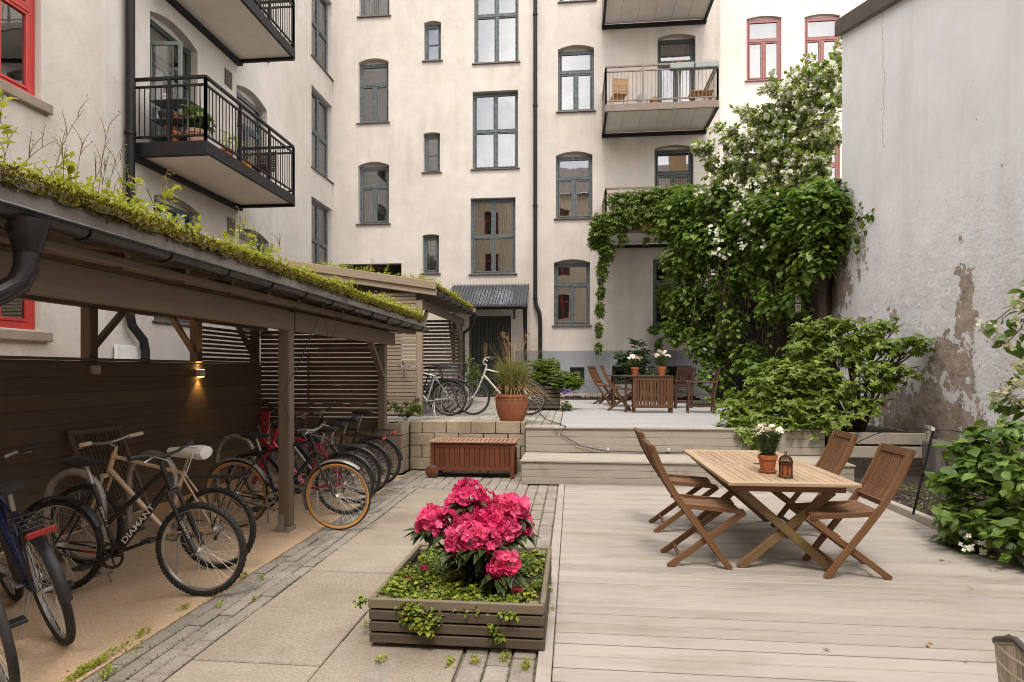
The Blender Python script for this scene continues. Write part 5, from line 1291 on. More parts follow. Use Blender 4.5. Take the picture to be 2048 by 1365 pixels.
# leaning slatted chair and red panels in the shed
t = thing('folded_chair', 'dark slatted folding chair leaning folded on the shed boarding', 'chair', (-4.75, 5.6, 0)); xb_ = XBk+.1; ya = onX(147, 900, -4.72).y; yb = onX(243, 880, -4.72).y; m = MB()
for k in range(12): y = ya+.08+(yb-ya-.12)*k/11; m.beam((xb_+.28, y+.1, .25), (xb_+.06, y, .98), .022, .012, (0, 1, 0))
m.beam((xb_+.05, ya, 1.0), (xb_+.05, yb+.06, 1.0), .03, .06); m.beam((xb_+.27, ya+.1, .27), (xb_+.27, yb+.14, .27), .03, .05); m.build('slats', shw, t, .003); m = MB()
for y in (ya+.02, yb+.03): m.beam((xb_+.36, y+.12, 0), (xb_+.055, y, .98), .03, .045, (0, 1, 0))
m.build('side_rail', shw, t, .004)
redp = plain('plastic_red', (.38, .03, .035), .4, 0, .15)
t = thing('red_board', 'red upright boards with pale slats standing in the far corner of the shed', 'board', (-4.5, 8.6, 0)); m = MB(); a = onY(466, 900, 8.5).x; b_ = onY(540, 900, 8.6).x
m.beam((a+.06, 8.5, .05), (a+.02, 8.66, .98), .14, .03, (0, 1, 0)); m.beam((b_-.06, 8.5, .05), (b_-.1, 8.66, 1.0), .16, .03, (0, 1, 0)); m.build('runner', redp, t, .02); m = MB()
for z in (.35, .6): m.box(a, b_, 8.57, 8.6, z, z+.07)
m.build('slat', wood('pale_wood', (.35, .25, .15), (.5, .38, .25)), t, .004)
# ================================================================ plants
ivy_m = leafmat('leaf_ivy', [(.03, .068, .010), (.065, .13, .016), (.12, .21, .026), (.19, .29, .04)])
vine_m = leafmat('leaf_vine', [(.035, .07, .010), (.07, .13, .016), (.12, .19, .025), (.19, .26, .04)])
mock_m = leafmat('leaf_mock_orange', [(.06, .11, .014), (.11, .18, .02), (.20, .29, .035), (.28, .36, .06)])
aza_m = leafmat('leaf_azalea', [(.04, .078, .010), (.085, .145, .014), (.15, .225, .024), (.24, .32, .045)])
hyd_m = leafmat('leaf_hydrangea', [(.035, .07, .012), (.07, .125, .016), (.12, .20, .03), (.17, .27, .045)])
rho_m = leafmat('leaf_rhododendron', [(.02, .035, .012), (.035, .06, .018), (.07, .095, .03)], .35, .08)
bright_m = leafmat('leaf_bright', [(.13, .18, .012), (.23, .30, .018), (.34, .40, .03), (.42, .42, .05)], .5, .35)
cover_m = leafmat('leaf_cover', [(.05, .08, .01), (.10, .15, .015), (.17, .24, .025)], .5, .3)
moss_m = leafmat('moss', [(.07, .035, .015), (.13, .075, .02), (.17, .15, .02), (.26, .26, .03)], .9, .1, .1)
grass_m = leafmat('grass_blade', [(.07, .12, .02), (.13, .19, .03), (.22, .26, .06), (.30, .27, .10)], .5, .3)
dry_m = leafmat('grass_dry', [(.30, .16, .05), (.42, .26, .11), (.5, .36, .2)], .6, .3)
maple_m = leafmat('leaf_maple', [(.02, .045, .015), (.035, .075, .02), (.06, .11, .03)])
blossom_m = leafmat('blossom_white', [(.74, .72, .58), (.82, .80, .70), (.88, .87, .80)], .6, .3)
pink_m = leafmat('petal_pink', [(.58, .014, .11), (.76, .028, .16), (.85, .06, .22), (.88, .15, .31)], .5, .25, .3)
bark = plain('bark', (.07, .05, .038), .85, 0, .35, 15, .6); twig = plain('twig', (.13, .085, .055), .8, 0, .3, 20)
greenstem = plain('stem_green', (.10, .14, .03), .6, 0, .2)
def bez(p0, p1, p2, n=8):
    p0, p1, p2 = V3(p0), V3(p1), V3(p2); return [p0*(1-t)**2+p1*2*t*(1-t)+p2*t*t for t in (i/n for i in range(n+1))]
def stem_mesh(name, curves, r0, r1, mt, parent, n=5):
    m = MB()
    for c in curves: k = len(c); m.tube(c, r0, n, radii=[r0+(r1-r0)*i/(k-1) for i in range(k)])
    return m.build(name, mt, parent)
def along(curves, per, t0=.25, spread=.03, sag=.1):
    P, D, N = [], [], []
    for c in curves:
        for j in range(per):
            t = rng.uniform(t0, 1); i = min(int(t*(len(c)-1)), len(c)-2); f = t*(len(c)-1)-i; p = c[i].lerp(c[i+1], f); d = (c[i+1]-c[i]).normalized()
            s_ = V3([rng.gauss(0, 1) for _ in '123']); s_ = (s_-d*s_.dot(d)).normalized()
            P.append(p+s_*rng.uniform(0, spread)); D.append(s_+d*.6+V3((0, 0, -sag))); N.append(V3((rng.gauss(0, .4), rng.gauss(0, .4), 1)))
    return np.array(P), np.array(D), np.array(N)
def B(px, py, Y, rx, ry, rz, n): return (tuple(onY(px, py, Y)), (rx, ry, rz), n)
# --- climbing plant over the fence
t = thing('climbing_vine', 'broad mass of dark green climbing vine hanging over the tall board fence', 'climbing plant', (4.3, 15, TZ))
ivb = [B(1350, 455, 16.6, .55, .5, .35, 260), B(1380, 410, 16.5, .7, .6, .4, 380), B(1375, 520, 16.4, .62, .5, .55, 420), B(1385, 600, 16.3, .55, .45, .5, 360), B(1360, 655, 16.5, .4, .4, .45, 200), B(1420, 690, 16, .5, .4, .5, 260), B(1425, 750, 15.6, .4, .35, .35, 160),
       B(1450, 480, 15.6, .85, .6, .75, 800), B(1470, 405, 15.6, .95, .7, .4, 650), B(1440, 580, 15.7, .5, .45, .6, 330), B(1500, 545, 14.9, .5, .45, .55, 330), B(1545, 430, 14.3, .85, .6, .5, 650), B(1560, 500, 14.2, .5, .4, .5, 300), B(1615, 465, 13.4, .65, .5, .42, 520), B(1640, 410, 13.3, .45, .5, .4, 260),
       B(1600, 540, 13.5, .4, .3, .4, 170), B(1550, 600, 13.9, .35, .25, .45, 130), B(1590, 610, 13.5, .22, .2, .3, 60), B(1500, 720, 14.3, .38, .3, .35, 150), B(1545, 740, 13.6, .4, .3, .22, 150), B(1470, 650, 15, .3, .25, .4, 90), B(1665, 455, 12.7, .25, .3, .3, 110), B(1335, 590, 17.6, .25, .3, .5, 120), B(1420, 820, 15.0, .35, .3, .25, 100), B(1395, 470, 16.0, .5, .5, .5, 260), B(1405, 640, 16.6, .4, .5, .7, 300), B(1640, 400, 12.5, .5, .35, .4, 260), B(1655, 460, 12.35, .42, .3, .4, 260), B(1630, 520, 12.4, .38, .25, .35, 160), B(1665, 410, 12.2, .3, .25, .3, 130), B(1600, 590, 12.9, .25, .2, .35, 60)]
ivb = [(c, (r[0]*1.15, r[1]*1.1, r[2]*1.12), int(1.2*n*(2.1 if c[2] > 4.2 or c[1] > 15.7 else 1.3))) for c, r, n in ivb]
blob_leaves('foliage', ivb, .145, ivy_m, t, 'leaf', .75, .75, .75, inner=.4)
cs = []
for k in range(46):
    x = rng.uniform(1370, 1650); p0 = onY(x, rng.uniform(420, 560), 15.9-(x-1370)/280*2.6); p2 = p0+V3((rng.uniform(-.35, .35), rng.uniform(-.3, .3), -rng.uniform(.8, 2.6))); cs.append(bez(p0, p0.lerp(p2, .5)+V3((rng.uniform(-.3, .3), rng.uniform(-.3, .1), 0)), p2))
stem_mesh('stem', cs, .012, .006, twig, t); q = along(cs, 15, .05, .1, .5); leaves('foliage', *q, .12, ivy_m, t, 'leaf', .75)
# --- mock orange
t = thing('flowering_shrub', 'tall mock orange shrub covered in small white blossom rising above the fence', 'shrub', (5, 14.4, TZ))
tips = [(1400, 300, 15.4), (1425, 340, 15.4), (1455, 262, 15.2), (1470, 300, 15), (1500, 235, 15), (1530, 228, 14.8), (1555, 178, 14.6), (1590, 195, 14.4), (1620, 135, 14.2), (1640, 130, 14.1), (1675, 110, 13.9), (1690, 150, 13.8), (1560, 250, 14.6), (1600, 240, 14.3), (1640, 190, 14), (1670, 210, 13.8), (1520, 280, 14.8), (1480, 350, 15), (1440, 380, 15.2), (1560, 310, 14.4), (1620, 280, 14.1), (1670, 280, 13.7), (1600, 340, 14.2), (1650, 340, 13.7), (1540, 360, 14.5), (1500, 400, 14.8), (1580, 390, 14.2), (1640, 395, 13.6), (1425, 420, 15.3)]
main = []; tw_ = []
for (x, y, Y) in tips:
    p2 = onY(x, y, Y); p0 = onY(1560+(x-1560)*.45, max(y+130, 430), Y+.3); main.append(bez(p0, p0.lerp(p2, .6)+V3((0, 0, .5)), p2, 10))
    for k in range(22):
        c = main[-1]; s_ = c[rng.randint(3, 10)]; e = V3((rng.uniform(-.4, .3), rng.uniform(-.4, .3), rng.uniform(-.1, .35))); tw_.append(bez(s_, s_+e*.5+V3((0, 0, .12)), s_+e, 5))
stem_mesh('branch', main, .016, .005, bark, t); stem_mesh('twig', tw_, .005, .003, twig, t, 4)
P, D, N = along(main, 95, .15, .12); P2, D2, N2 = along(tw_, 22, .2, .06)
leaves('foliage', np.concatenate([P, P2]), np.concatenate([D, D2]), np.concatenate([N, N2]), .105, mock_m, t, 'leaf', .62)
P, D, N = along(tw_, 12, .4, .06); P3, D3, N3 = along(main, 18, .4, .12); P = np.concatenate([P, P3]); n = len(P)
leaves('blossom', P, nr.normal(size=(n, 3)), nr.normal(size=(n, 3))*.5+np.array((-.2, -.6, .7)), .052, blossom_m, t, 'petal', 1., sj=.3)
P = []; 
for k in range(48):
    c = onY(rng.uniform(1400, 1600), rng.uniform(380, 520), 0+14.2); c.y -= .3
    if rng.random() < .6: c = onY(rng.gauss(1500, 45), rng.gauss(430, 40), 14.3)
    for j in range(8): P.append(c+V3((rng.gauss(0, .06), rng.gauss(0, .06), rng.gauss(0, .04))))
n = len(P); leaves('blossom', P, nr.normal(size=(n, 3)), nr.normal(size=(n, 3))*.4+np.array((-.2, -.8, .5)), .036, blossom_m, t, 'petal', 1., sj=.3)
# --- vine on the balcony
t = thing('climbing_vine', 'bright green vine wrapping the lowest balcony railing with a long hanging tail', 'climbing plant', (2, 17.4, 5))
YB = 17.38
vb = [B(1240, 400, YB, .45, .16, .22, 150), B(1235, 440, YB, .5, .2, .35, 420), B(1300, 395, YB, .6, .2, .28, 360), B(1300, 430, YB, .7, .22, .35, 560), B(1340, 425, YB-.05, .6, .25, .42, 420), B(1260, 430, YB-.05, .5, .2, .38, 300), B(1360, 390, YB, .6, .25, .3, 420), B(1360, 440, YB, .6, .25, .4, 480), B(1400, 400, YB, .5, .3, .4, 380), B(1205, 455, YB, .35, .25, .4, 330), B(1195, 480, YB+.2, .25, .25, .3, 200), B(1212, 500, YB+.1, .24, .2, .35, 260), B(1205, 540, YB+.1, .15, .14, .35, 150), B(1202, 580, YB+.1, .1, .1, .3, 80), B(1200, 620, YB+.1, .11, .1, .25, 75), B(1198, 660, YB+.1, .08, .08, .25, 55), B(1197, 695, YB+.1, .1, .08, .16, 55), B(1245, 478, YB, .12, .1, .2, 45), B(1292, 480, YB, .07, .06, .12, 16), B(1320, 460, YB, .5, .15, .12, 160)]
vb = [(c, (r[0]*1.08, r[1]*1.15, r[2]*1.08), int(n*1.5)) for c, r, n in vb]
blob_leaves('foliage', vb, .105, vine_m, t, 'five', .95, .8, .8, inner=.3)
c = [[onY(1205, 430, YB), onY(1210, 500, YB), onY(1203, 560, YB), onY(1200, 640, YB), onY(1197, 705, YB)], [onY(1296, 470, YB), onY(1296, 520, YB)]]; stem_mesh('stem', c, .008, .004, twig, t)
# vine under the dark window
t = thing('climbing_vine', 'small sprig of vine trailing below the dark ground floor window', 'climbing plant', (3, 18.9, 2)); vb = [B(1310, 660, 18.7, .25, .12, .12, 70), B(1316, 690, 18.7, .1, .08, .25, 60), B(1330, 655, 18.6, .25, .15, .15, 60), B(1318, 720, 18.7, .1, .08, .2, 40)]
blob_leaves('foliage', vb, .11, ivy_m, t, 'five', .9, .7, .7)
# --- creeper on the fire wall corner
t = thing('climbing_vine', 'thin creeper clinging to the far edge of the white fire wall', 'climbing plant', (5.2, 12, 4)); xw = XR-.05
cs = [[onX(1672, 520, xw), onX(1690, 480, xw), onX(1706, 445, xw), onX(1720, 415, xw)], [onX(1690, 480, xw), onX(1715, 470, xw), onX(1735, 455, xw)], [onX(1700, 450, xw), onX(1718, 440, xw), onX(1740, 425, xw)], [onX(1668, 500, xw), onX(1700, 500, xw), onX(1722, 488, xw)]]
stem_mesh('stem', cs, .012, .004, twig, t); q = along(cs, 22, .05, .08, .3); leaves('foliage', *q, .13, vine_m, t, 'leaf', .7)
# --- azalea by the raised bed
t = thing('shrub', 'layered yellow green azalea spreading over the edge of the upper deck', 'shrub', (4.4, 10.0, .5)); base = V3((4.45, 9.9, .45))
pads = [(1545, 800, 9.9), (1510, 850, 9.7), (1610, 790, 9.9), (1650, 760, 9.9), (1690, 690, 10.1), (1580, 850, 9.5), (1640, 850, 9.4), (1760, 770, 9.5), (1500, 835, 10.0), (1490, 800, 10.2), (1530, 770, 10.1), (1480, 860, 9.6), (1570, 740, 10.2), (1600, 700, 10.3), (1560, 800, 9.8), (1640, 670, 10.3), (1680, 650, 10.2), (1720, 680, 10.0), (1660, 710, 10.0), (1620, 750, 9.8), (1700, 720, 9.9), (1750, 690, 9.8), (1790, 700, 9.6), (1820, 690, 9.5), (1740, 740, 9.7), (1790, 745, 9.4), (1700, 780, 9.6), (1650, 800, 9.6), (1590, 820, 9.6), (1730, 810, 9.5), (1540, 850, 9.6), (1680, 840, 9.5), (1620, 665, 10.4), (1760, 655, 10.0), (1520, 870, 9.4), (1475, 825, 9.9), (1590, 770, 9.9)]
bl = []; cs = []
for x, y, Y in pads:
    c = onY(x, y, Y); bl.append((tuple(c), (.34, .34, .22 if x < 1660 else .15), 150 if x < 1660 else 85)); cs.append(bez(base, base.lerp(c, .5)+V3((0, 0, .35)), c, 8))
    for k in range(4): e = c+V3((rng.uniform(-.3, .3), rng.uniform(-.3, .3), rng.uniform(-.03, .08))); cs.append(bez(cs[-1-k][5], cs[-1-k][6], e, 4))
stem_mesh('branch', cs, .02, .004, bark, t); stem_mesh('trunk', [[base+V3((0, 0, -.4)), base+V3((.03, 0, .3)), base+V3((.0, .05, .8))], [base+V3((-.1, .1, -.4)), base+V3((-.2, .1, .3)), base+V3((-.35, .1, 1.0))]], .035, .02, bark, t)
# rosettes of narrow leaves
P, D, N = [], [], []
for c, r, n in bl:
    p, d = shell(c, r, int(n*.55), .2)
    for q, dd in zip(p, d):
        az = rng.uniform(0, 6.28); ax_ = (V3(dd)*.7+V3((rng.gauss(0, .35), rng.gauss(0, .35), .75))).normalized(); e1 = ax_.orthogonal().normalized(); e2 = ax_.cross(e1)
        for j in range(6): a = az+j*1.047+rng.uniform(-.25, .25); P.append(q); D.append(e1*math.cos(a)+e2*math.sin(a)+ax_*rng.uniform(-.1, .55)); N.append(ax_)
leaves('foliage', P, D, N, .088, aza_m, t, 'leaf', .5)
# --- hydrangea at the right
t = thing('shrub', 'large leaved green shrub at the right edge of the bed by the stone footing', 'shrub', (4.4, 5.6, .1))
hb = [B(2000, 900, 5.9, .35, .3, .22, 120), B(1960, 960, 5.8, .3, .3, .2, 110), B(2030, 960, 5.5, .35, .3, .3, 170), B(2000, 1040, 5.5, .3, .3, .25, 150), B(1950, 1060, 5.7, .25, .25, .15, 110), B(1925, 1085, 5.75, .2, .2, .1, 90), B(2040, 1070, 5.2, .3, .3, .25, 150), B(1935, 900, 6.0, .18, .2, .12, 45), B(1920, 1000, 5.9, .18, .2, .12, 55), B(2020, 860, 5.9, .25, .25, .12, 60)]
hb = [((min(c[0], 4.75)+rng.uniform(-.06, .06), c[1], c[2]), r, int(n*1.0)) for c, r, n in hb]
hb += [((c[0]+rng.uniform(-.25, .1), c[1]+rng.uniform(-.25, .25), c[2]+rng.uniform(-.1, .2)), (.13, .13, .05), 26) for c, r, n in hb for _ in '12']
blob_leaves('foliage', hb, .10, hyd_m, t, 'leaf', .85, .35, .8, inner=.2, jit=1.2, sj=.5)
cs = [bez((4.55, 5.5, 0), (4.5, 5.5, .6), c[0], 7) for c in hb]; stem_mesh('branch', cs, .012, .005, twig, t)
n = 26; P = [V3(onY(rng.choice((1925, 1965, 1985)), rng.uniform(1080, 1100), 5.45))+V3((rng.gauss(0, .03), rng.gauss(0, .03), rng.gauss(0, .02))) for _ in range(n)]; leaves('blossom', P, nr.normal(size=(n, 3)), nr.normal(size=(n, 3))*.4+np.array((-.2, -.6, .8)), .026, blossom_m, t, 'petal', 1.)
t = thing('climbing_vine', 'climbing hydrangea sprays reaching in front of the fire wall at the right edge', 'climbing plant', (4.9, 6, 1.8))
tips = [(1975, 655, 6.6), (2010, 690, 6.5), (2035, 610, 6.4), (2045, 650, 6.3), (1985, 790, 6.5), (2030, 770, 6.4), (2040, 800, 6.3), (2046, 730, 6.2)]; cs = []
for x, y, Y in tips: e = onY(x, y, Y); e.x = min(e.x, XR-.12); b0 = V3((4.95, 6.25, .5)) if y > 720 else V3((5.0, 5.9, 2.6)); cs.append(bez(b0, b0.lerp(e, .5)+V3((.1, 0, .35)), e, 8))
stem_mesh('branch', cs, .012, .005, twig, t); q = along(cs, 26, .5, .12, .4); q[0][:, 0] = np.minimum(q[0][:, 0], XR-.08); leaves('foliage', *q, .12, hyd_m, t, 'leaf', .8)
n = 220; P = []
for k in range(n): c = V3(cs[k % 8][-1]); P.append(c+V3((rng.gauss(-.02, .03), rng.gauss(-.05, .06), rng.gauss(.0, .045))))
leaves('blossom', P, nr.normal(size=(n, 3)), nr.normal(size=(n, 3))*.5+np.array((-.4, -.5, .6)), .024, leafmat('blossom_cream', [(.35, .34, .16), (.5, .48, .28), (.62, .6, .42)]), t, 'petal', 1.)
# low greenery in the bed
t = thing('shrub', 'low patch of small leaved ground plants in the bed behind the timber edging', 'plant', (4.2, 7.2, .1))
hb = [((3.95+rng.uniform(-.2, .6), y, .14), (.16, .16, .06), 45) for y in (5.0, 6.2, 6.6, 7.0, 7.6, 8.1)]; blob_leaves('foliage', hb, .035, cover_m, t, 'diamond', .8, .2)
# dark foliage around the raised bed and fence foot
t = thing('shrub', 'dark leafy undergrowth at the foot of the board fence by the armchairs', 'plant', (4.1, 13.5, TZ)); hb = [((4.0, y, TZ+.2), (.3, .35, .28), 130) for y in (11.4, 12.2, 13.2, 14.2, 15.4, 16.6)]; blob_leaves('foliage', hb, .085, ivy_m, t, 'leaf', .7)
# --- rhododendron
t = thing('rhododendron', 'rhododendron bush with big pink flower heads growing in the planter box', 'shrub', (-.62, 3.98, .2)); base = V3((-.64, 3.95, .2))
tr = [(938, 985, 3.98, .118), (912, 1005, 4.0, .08), (866, 1040, 3.92, .105), (893, 1048, 3.86, .12), (850, 1052, 3.95, .07), (975, 1005, 4.05, .105), (965, 1035, 3.95, .125), (1000, 1015, 4.0, .09), (1028, 1012, 3.96, .11), (985, 1050, 3.85, .11), (1012, 1060, 3.86, .105), (1040, 1050, 3.95, .085), (945, 1055, 3.85, .09), (945, 1075, 3.74, .125), (915, 1085, 3.74, .085), (973, 1080, 3.72, .09), (1012, 1125, 3.66, .10), (995, 1140, 3.66, .06), (930, 1045, 3.9, .08)]
fl = _daisy(5); fl = ([(x, y, z*3.2 if i else -.25) for i, (x, y, z) in enumerate(fl[0])], fl[1]); LEAF['floret'] = fl
pinks = [pink_m, leafmat('petal_pink_light', [(.68, .035, .16), (.82, .07, .23), (.88, .16, .33)], .5, .25, .3), leafmat('petal_pink_deep', [(.50, .012, .09), (.70, .025, .14), (.82, .06, .22)], .5, .25, .3)]
cs = []
for x, y, Y, r in tr:
    c = onY(x, y, Y); p, d = shell(tuple(c), (r*.74, r*.74, r*.66), int(40*(r/.1)**1.4), .88); d2 = d+nr.normal(size=d.shape)*.3+np.array((0, 0, .12))
    leaves('flower_head', p, nr.normal(size=d.shape), d2, .04, pinks[int(rng.random()*3)], t, 'floret', 1.05, sj=.25); cs.append(bez(base, base.lerp(c, .5)+V3((0, 0, -.03)), c, 7))
cs += [[base+V3((0, 0, -.06)), base+V3((.01, 0, .2))]]; stem_mesh('branch', cs, .011, .006, bark, t)
P, D, N = [], [], []
for x, y, Y, r in tr:
    c = onY(x, y, Y)
    for j in range(20): a = rng.uniform(0, 6.28); P.append(c+V3((0, 0, -r*.6))+V3((math.cos(a), math.sin(a), 0))*.02); D.append((math.cos(a), math.sin(a), rng.uniform(-.6, .15))); N.append((math.cos(a)*.3, math.sin(a)*.3, 1))
for c in cs[:-1]:
    for j in range(9): a = rng.uniform(0, 6.28); P.append(c[rng.randint(3, 6)]); D.append((math.cos(a), math.sin(a), rng.uniform(-.7, .2))); N.append((0, 0, 1))
leaves('foliage', P, D, N, .125, rho_m, t, 'leaf', .42)
# ground cover in the planter
t = thing('ground_cover', 'bright green creeping plants filling the planter box and spilling over its front', 'plant', (-.66, 3.9, .2))
hb = []
for k in range(80):
    x, y = rng.uniform(P0+.05, P1-.05), rng.uniform(Q0+.05, Q1-.05)
    e = min(x-P0, P1-x, y-Q0, Q1-y)
    if e < .3+.15*rng.random() or x < P0+.45: hb.append(((x, y, .235), (.09, .09, rng.uniform(.025, .06)), 90))
hb += [((P0+.09, Q0+.12+i*.06, .27), (.09, .09, .05), 110) for i in range(6)]
hb += [((-.92, Q0-.035, .24), (.09, .025, .05), 60), ((-.88, Q0-.04, .18), (.11, .025, .045), 90), ((-.83, Q0-.04, .13), (.06, .02, .05), 60), ((-.78, Q0-.035, .19), (.05, .02, .03), 30), ((-.45, Q0-.035, .15), (.035, .02, .04), 26), ((-.42, Q0-.035, .10), (.03, .02, .04), 24), ((-.35, Q0-.03, .23), (.05, .02, .02), 20), ((-1.24, 3.46, .235), (.05, .05, .03), 30)]
hb = [(c, r, int(n*1.7)) for c, r, n in hb]
blob_leaves('foliage', hb, .020, cover_m, t, 'diamond', .95, .1, inner=.1)
blob_leaves('foliage', [(c, r, n//4) for c, r, n in hb], .024, bright_m, t, 'diamond', .95, .1, inner=.6)
for (x, y, lb) in ((-1.05, 3.75, 0), (-.98, 3.95, 0), (-.33, 3.62, 1)):
    o = leaves('fallen_petal', [(x+rng.gauss(0, .012), y+rng.gauss(0, .012), .275) for _ in range(6)], nr.normal(size=(6, 3)), nr.normal(size=(6, 3))*.3+np.array((0, 0, 1)), .03, pink_m, t, 'floret')
# --- roof growth
def roof_growth(shed_label, x, y0, y1, z, dens, tall, slope, moss_label):
    m = MB(); vs = []; fs = []; n = int((y1-y0)/.05); k = 7
    for i in range(n+1):
        y = y0+(y1-y0)*i/n; w_ = .02+.025*math.sin(i*.37)+rng.uniform(-.012, .012)
        for j in range(k):
            u = j/(k-1); xx = x+.05+w_*(1-u)*.6-u*.57; zz = z+(-.055+.075*min(1, u*3.5))+slope*max(0, u*.55-.05)+rng.uniform(-.012, .018); vs.append((xx, y, zz))
    for i in range(n):
        for j in range(k-1): fs.append((i*k+j, (i+1)*k+j, (i+1)*k+j+1, i*k+j+1))
    m.sm = True; m.add(vs, fs); tag(m.build('roof_moss', plain('moss_mat', (.085, .06, .02), .95, 0, .5, 14, .8)), kind='stuff')
    N_ = int(dens*(y1-y0)); P = np.stack([x+.07-np.abs(nr.normal(0, .07, N_)), nr.uniform(y0, y1, N_), z+nr.uniform(-.05, .025, N_)], 1); P[:, 2] += np.maximum(0, (x-P[:, 0]))*.12
    front = P[:, 0] > x-.02; P[front, 2] -= nr.uniform(0, .035, front.sum())*(nr.uniform(size=front.sum()) < .5)
    D = nr.normal(size=(N_, 3))*.5+np.array((.5, -.1, .6)); tag(leaves('roof_moss', P, D, nr.normal(size=(N_, 3)), .024, moss_m, None, 'diamond', .5), kind='stuff')
    P = []; 
    for k in range(int((y1-y0)*30)):
        cy = rng.uniform(y0, y1); cx = x-abs(rng.gauss(.0, .13)); hgt = rng.uniform(.015, .07) if rng.random() < .75 else rng.uniform(.07, .17)
        for j in range(30): q = rng.random(); P.append((cx+rng.gauss(0, .05), cy+rng.gauss(0, .07), z+.02+max(0, x-cx)*.14+hgt*q))
    n_ = len(P); tag(leaves('roof_plants', P, nr.normal(size=(n_, 3))+np.array((.3, 0, .5)), nr.normal(size=(n_, 3))*.5+np.array((0, 0, 1)), .032, bright_m, None, 'leaf', .6), kind='stuff')
roof_growth('', -2.56, 2.0, 10.0, 2.49, 1900, 0, .14, '')
roof_growth('', -2.66, 11.3, 15.7, 3.24, 900, 0, .14, '')
P = []
for k in range(60):
    cx, cy = rng.uniform(-5.3, -2.7), rng.uniform(11.27, 11.6); h_ = rng.uniform(.03, .14)
    for j in range(22): P.append((cx+rng.gauss(0, .06), cy+rng.gauss(0, .04), 3.27+(-2.6-cx)*.155+h_*rng.random()))
n_ = len(P); tag(leaves('roof_plants', P, nr.normal(size=(n_, 3))+np.array((.2, 0, .5)), nr.normal(size=(n_, 3))*.5+np.array((0, 0, 1)), .034, bright_m, None, 'leaf', .55), kind='stuff')
def weed(label, x, y, z, h, lean, leafy, group):
    t = thing('weed', label, 'weed', (x, y, z), 0, group); b0 = V3((x, y, z)); e = b0+V3((lean[0], lean[1], h)); c = bez(b0, b0+V3((lean[0]*.2, lean[1]*.2, h*.6)), e, 8); cs = [c]
    if not leafy:
        for k in range(3): s_ = c[rng.randint(4, 7)]; cs.append(bez(s_, s_+V3((0, 0, .05)), s_+V3((rng.uniform(-.06, .06), rng.uniform(-.06, .06), .12)), 4))
    stem_mesh('stem', cs, .003, .0012, greenstem if leafy else twig, t, 4)
    if leafy: q = along([c], leafy, .25, .005, .1); leaves('foliage', *q, .055, bright_m, t, 'leaf', .5)
    else: q = along(cs, 7, .3, .012, .2); leaves('foliage', *q, .016, bright_m, t, 'diamond', .35)  # on dry stalks these small diamonds are seed heads, not leaves
G = 'tall weeds on the shed roof'
for i, (px, y1_, Y, h, lx_, lf) in enumerate(((30, 270, 2.55, .42, .02, 26), (110, 240, 2.85, .5, .12, 0), (160, 300, 3.0, .36, .04, 0), (205, 235, 3.1, .5, .05, 0), (190, 330, 3.05, .3, .08, 0), (240, 320, 3.25, .4, .1, 0), (150, 350, 2.95, .25, -.05, 18), (310, 370, 3.45, .30, .02, 22), (345, 380, 3.6, .3, .1, 14), (355, 350, 3.65, .36, .12, 10), (70, 330, 2.7, .3, .15, 0), (270, 390, 3.35, .25, .03, 16), (560, 500, 5.0, .2, .05, 12), (430, 420, 4.1, .22, .04, 10))):
    weed(('leafy bright weed on the shed roof edge, %s from the near end' if lf else 'thin dry weed stalk on the shed roof edge, %s from the near end') % ('first second third fourth fifth sixth seventh eighth ninth tenth eleventh twelfth thirteenth fourteenth'.split()[sorted([2.55, 2.85, 3.0, 3.1, 3.05, 3.25, 2.95, 3.45, 3.6, 3.65, 2.7, 3.35, 5.0, 4.1]).index(Y)]), -2.62-rng.uniform(0, .12), Y, 2.5, h, (lx_*.5, lx_*1.2), lf, G)
for k in range(26):
    Y = rng.uniform(2.4, 5.2)
    weed('wispy thin weed stalk among the moss along the front shed roof edge', -2.58-rng.uniform(0, .2), Y, 2.5, rng.uniform(.14, .34), (rng.uniform(-.03, .06), rng.uniform(-.02, .12)), rng.choice((0, 0, 9)), 'wispy weeds on the shed roof')
G = 'weeds on the rear shed roof'
for i, (px, Y, x, h, lb) in enumerate(((935, 11.4, -3.9, .3, 'leafy weed above the rear shed fascia, left one'), (1000, 11.4, -3.6, .28, 'leafy weed above the rear shed fascia, right one'), (0, 11.5, -2.95, .26, 'leafy weed at the low corner of the rear shed roof'))): weed(lb, x, Y, 3.25+(-2.6-x)*.155, h, (.03, .02), 18, G)
# --- grass in the tub
t = thing('ornamental_grass', 'fountain of green and straw coloured grass growing in the terracotta tub', 'grass', (gx, gy, gz+.38))
def blades(name, n, h0, h1, spread, mt, droop, cx=0., w_=.006):
    V = []; Fq = []; rs = np.random.RandomState(5)
    for k in range(n):
        a = rs.uniform(0, 6.28); r0 = rs.uniform(0, .17); h = rs.uniform(h0, h1); sp = rs.uniform(.2, 1)*spread; bx, by = gx+r0*math.cos(a), gy+r0*math.sin(a); a2 = a+rs.normal(0, .4); dx, dy = math.cos(a2)*sp+cx*rs.uniform(.3, 1), math.sin(a2)*sp; b0 = len(V)
        for i in range(7):
            t_ = i/6; ww = w_*(1-t_**2)+.0008; x = bx+dx*t_**1.7; y = by+dy*t_**1.7; z = gz+.38+h*(t_-droop*t_**2.6*sp/spread); V += [(x-ww*math.sin(a2), y+ww*math.cos(a2), z), (x+ww*math.sin(a2), y-ww*math.cos(a2), z)]
        for i in range(6): q = b0+2*i; Fq.append((q, q+1, q+3, q+2))
    nmesh(name, np.array(V), [np.array(Fq)], mt, t)
blades('foliage', 900, .45, .85, .38, grass_m, .45); blades('foliage', 190, .45, .7, .5, dry_m, 1.25, .22); blades('seed_stalk', 34, .9, 1.25, .45, dry_m, .25, .05, .003)
cs = []
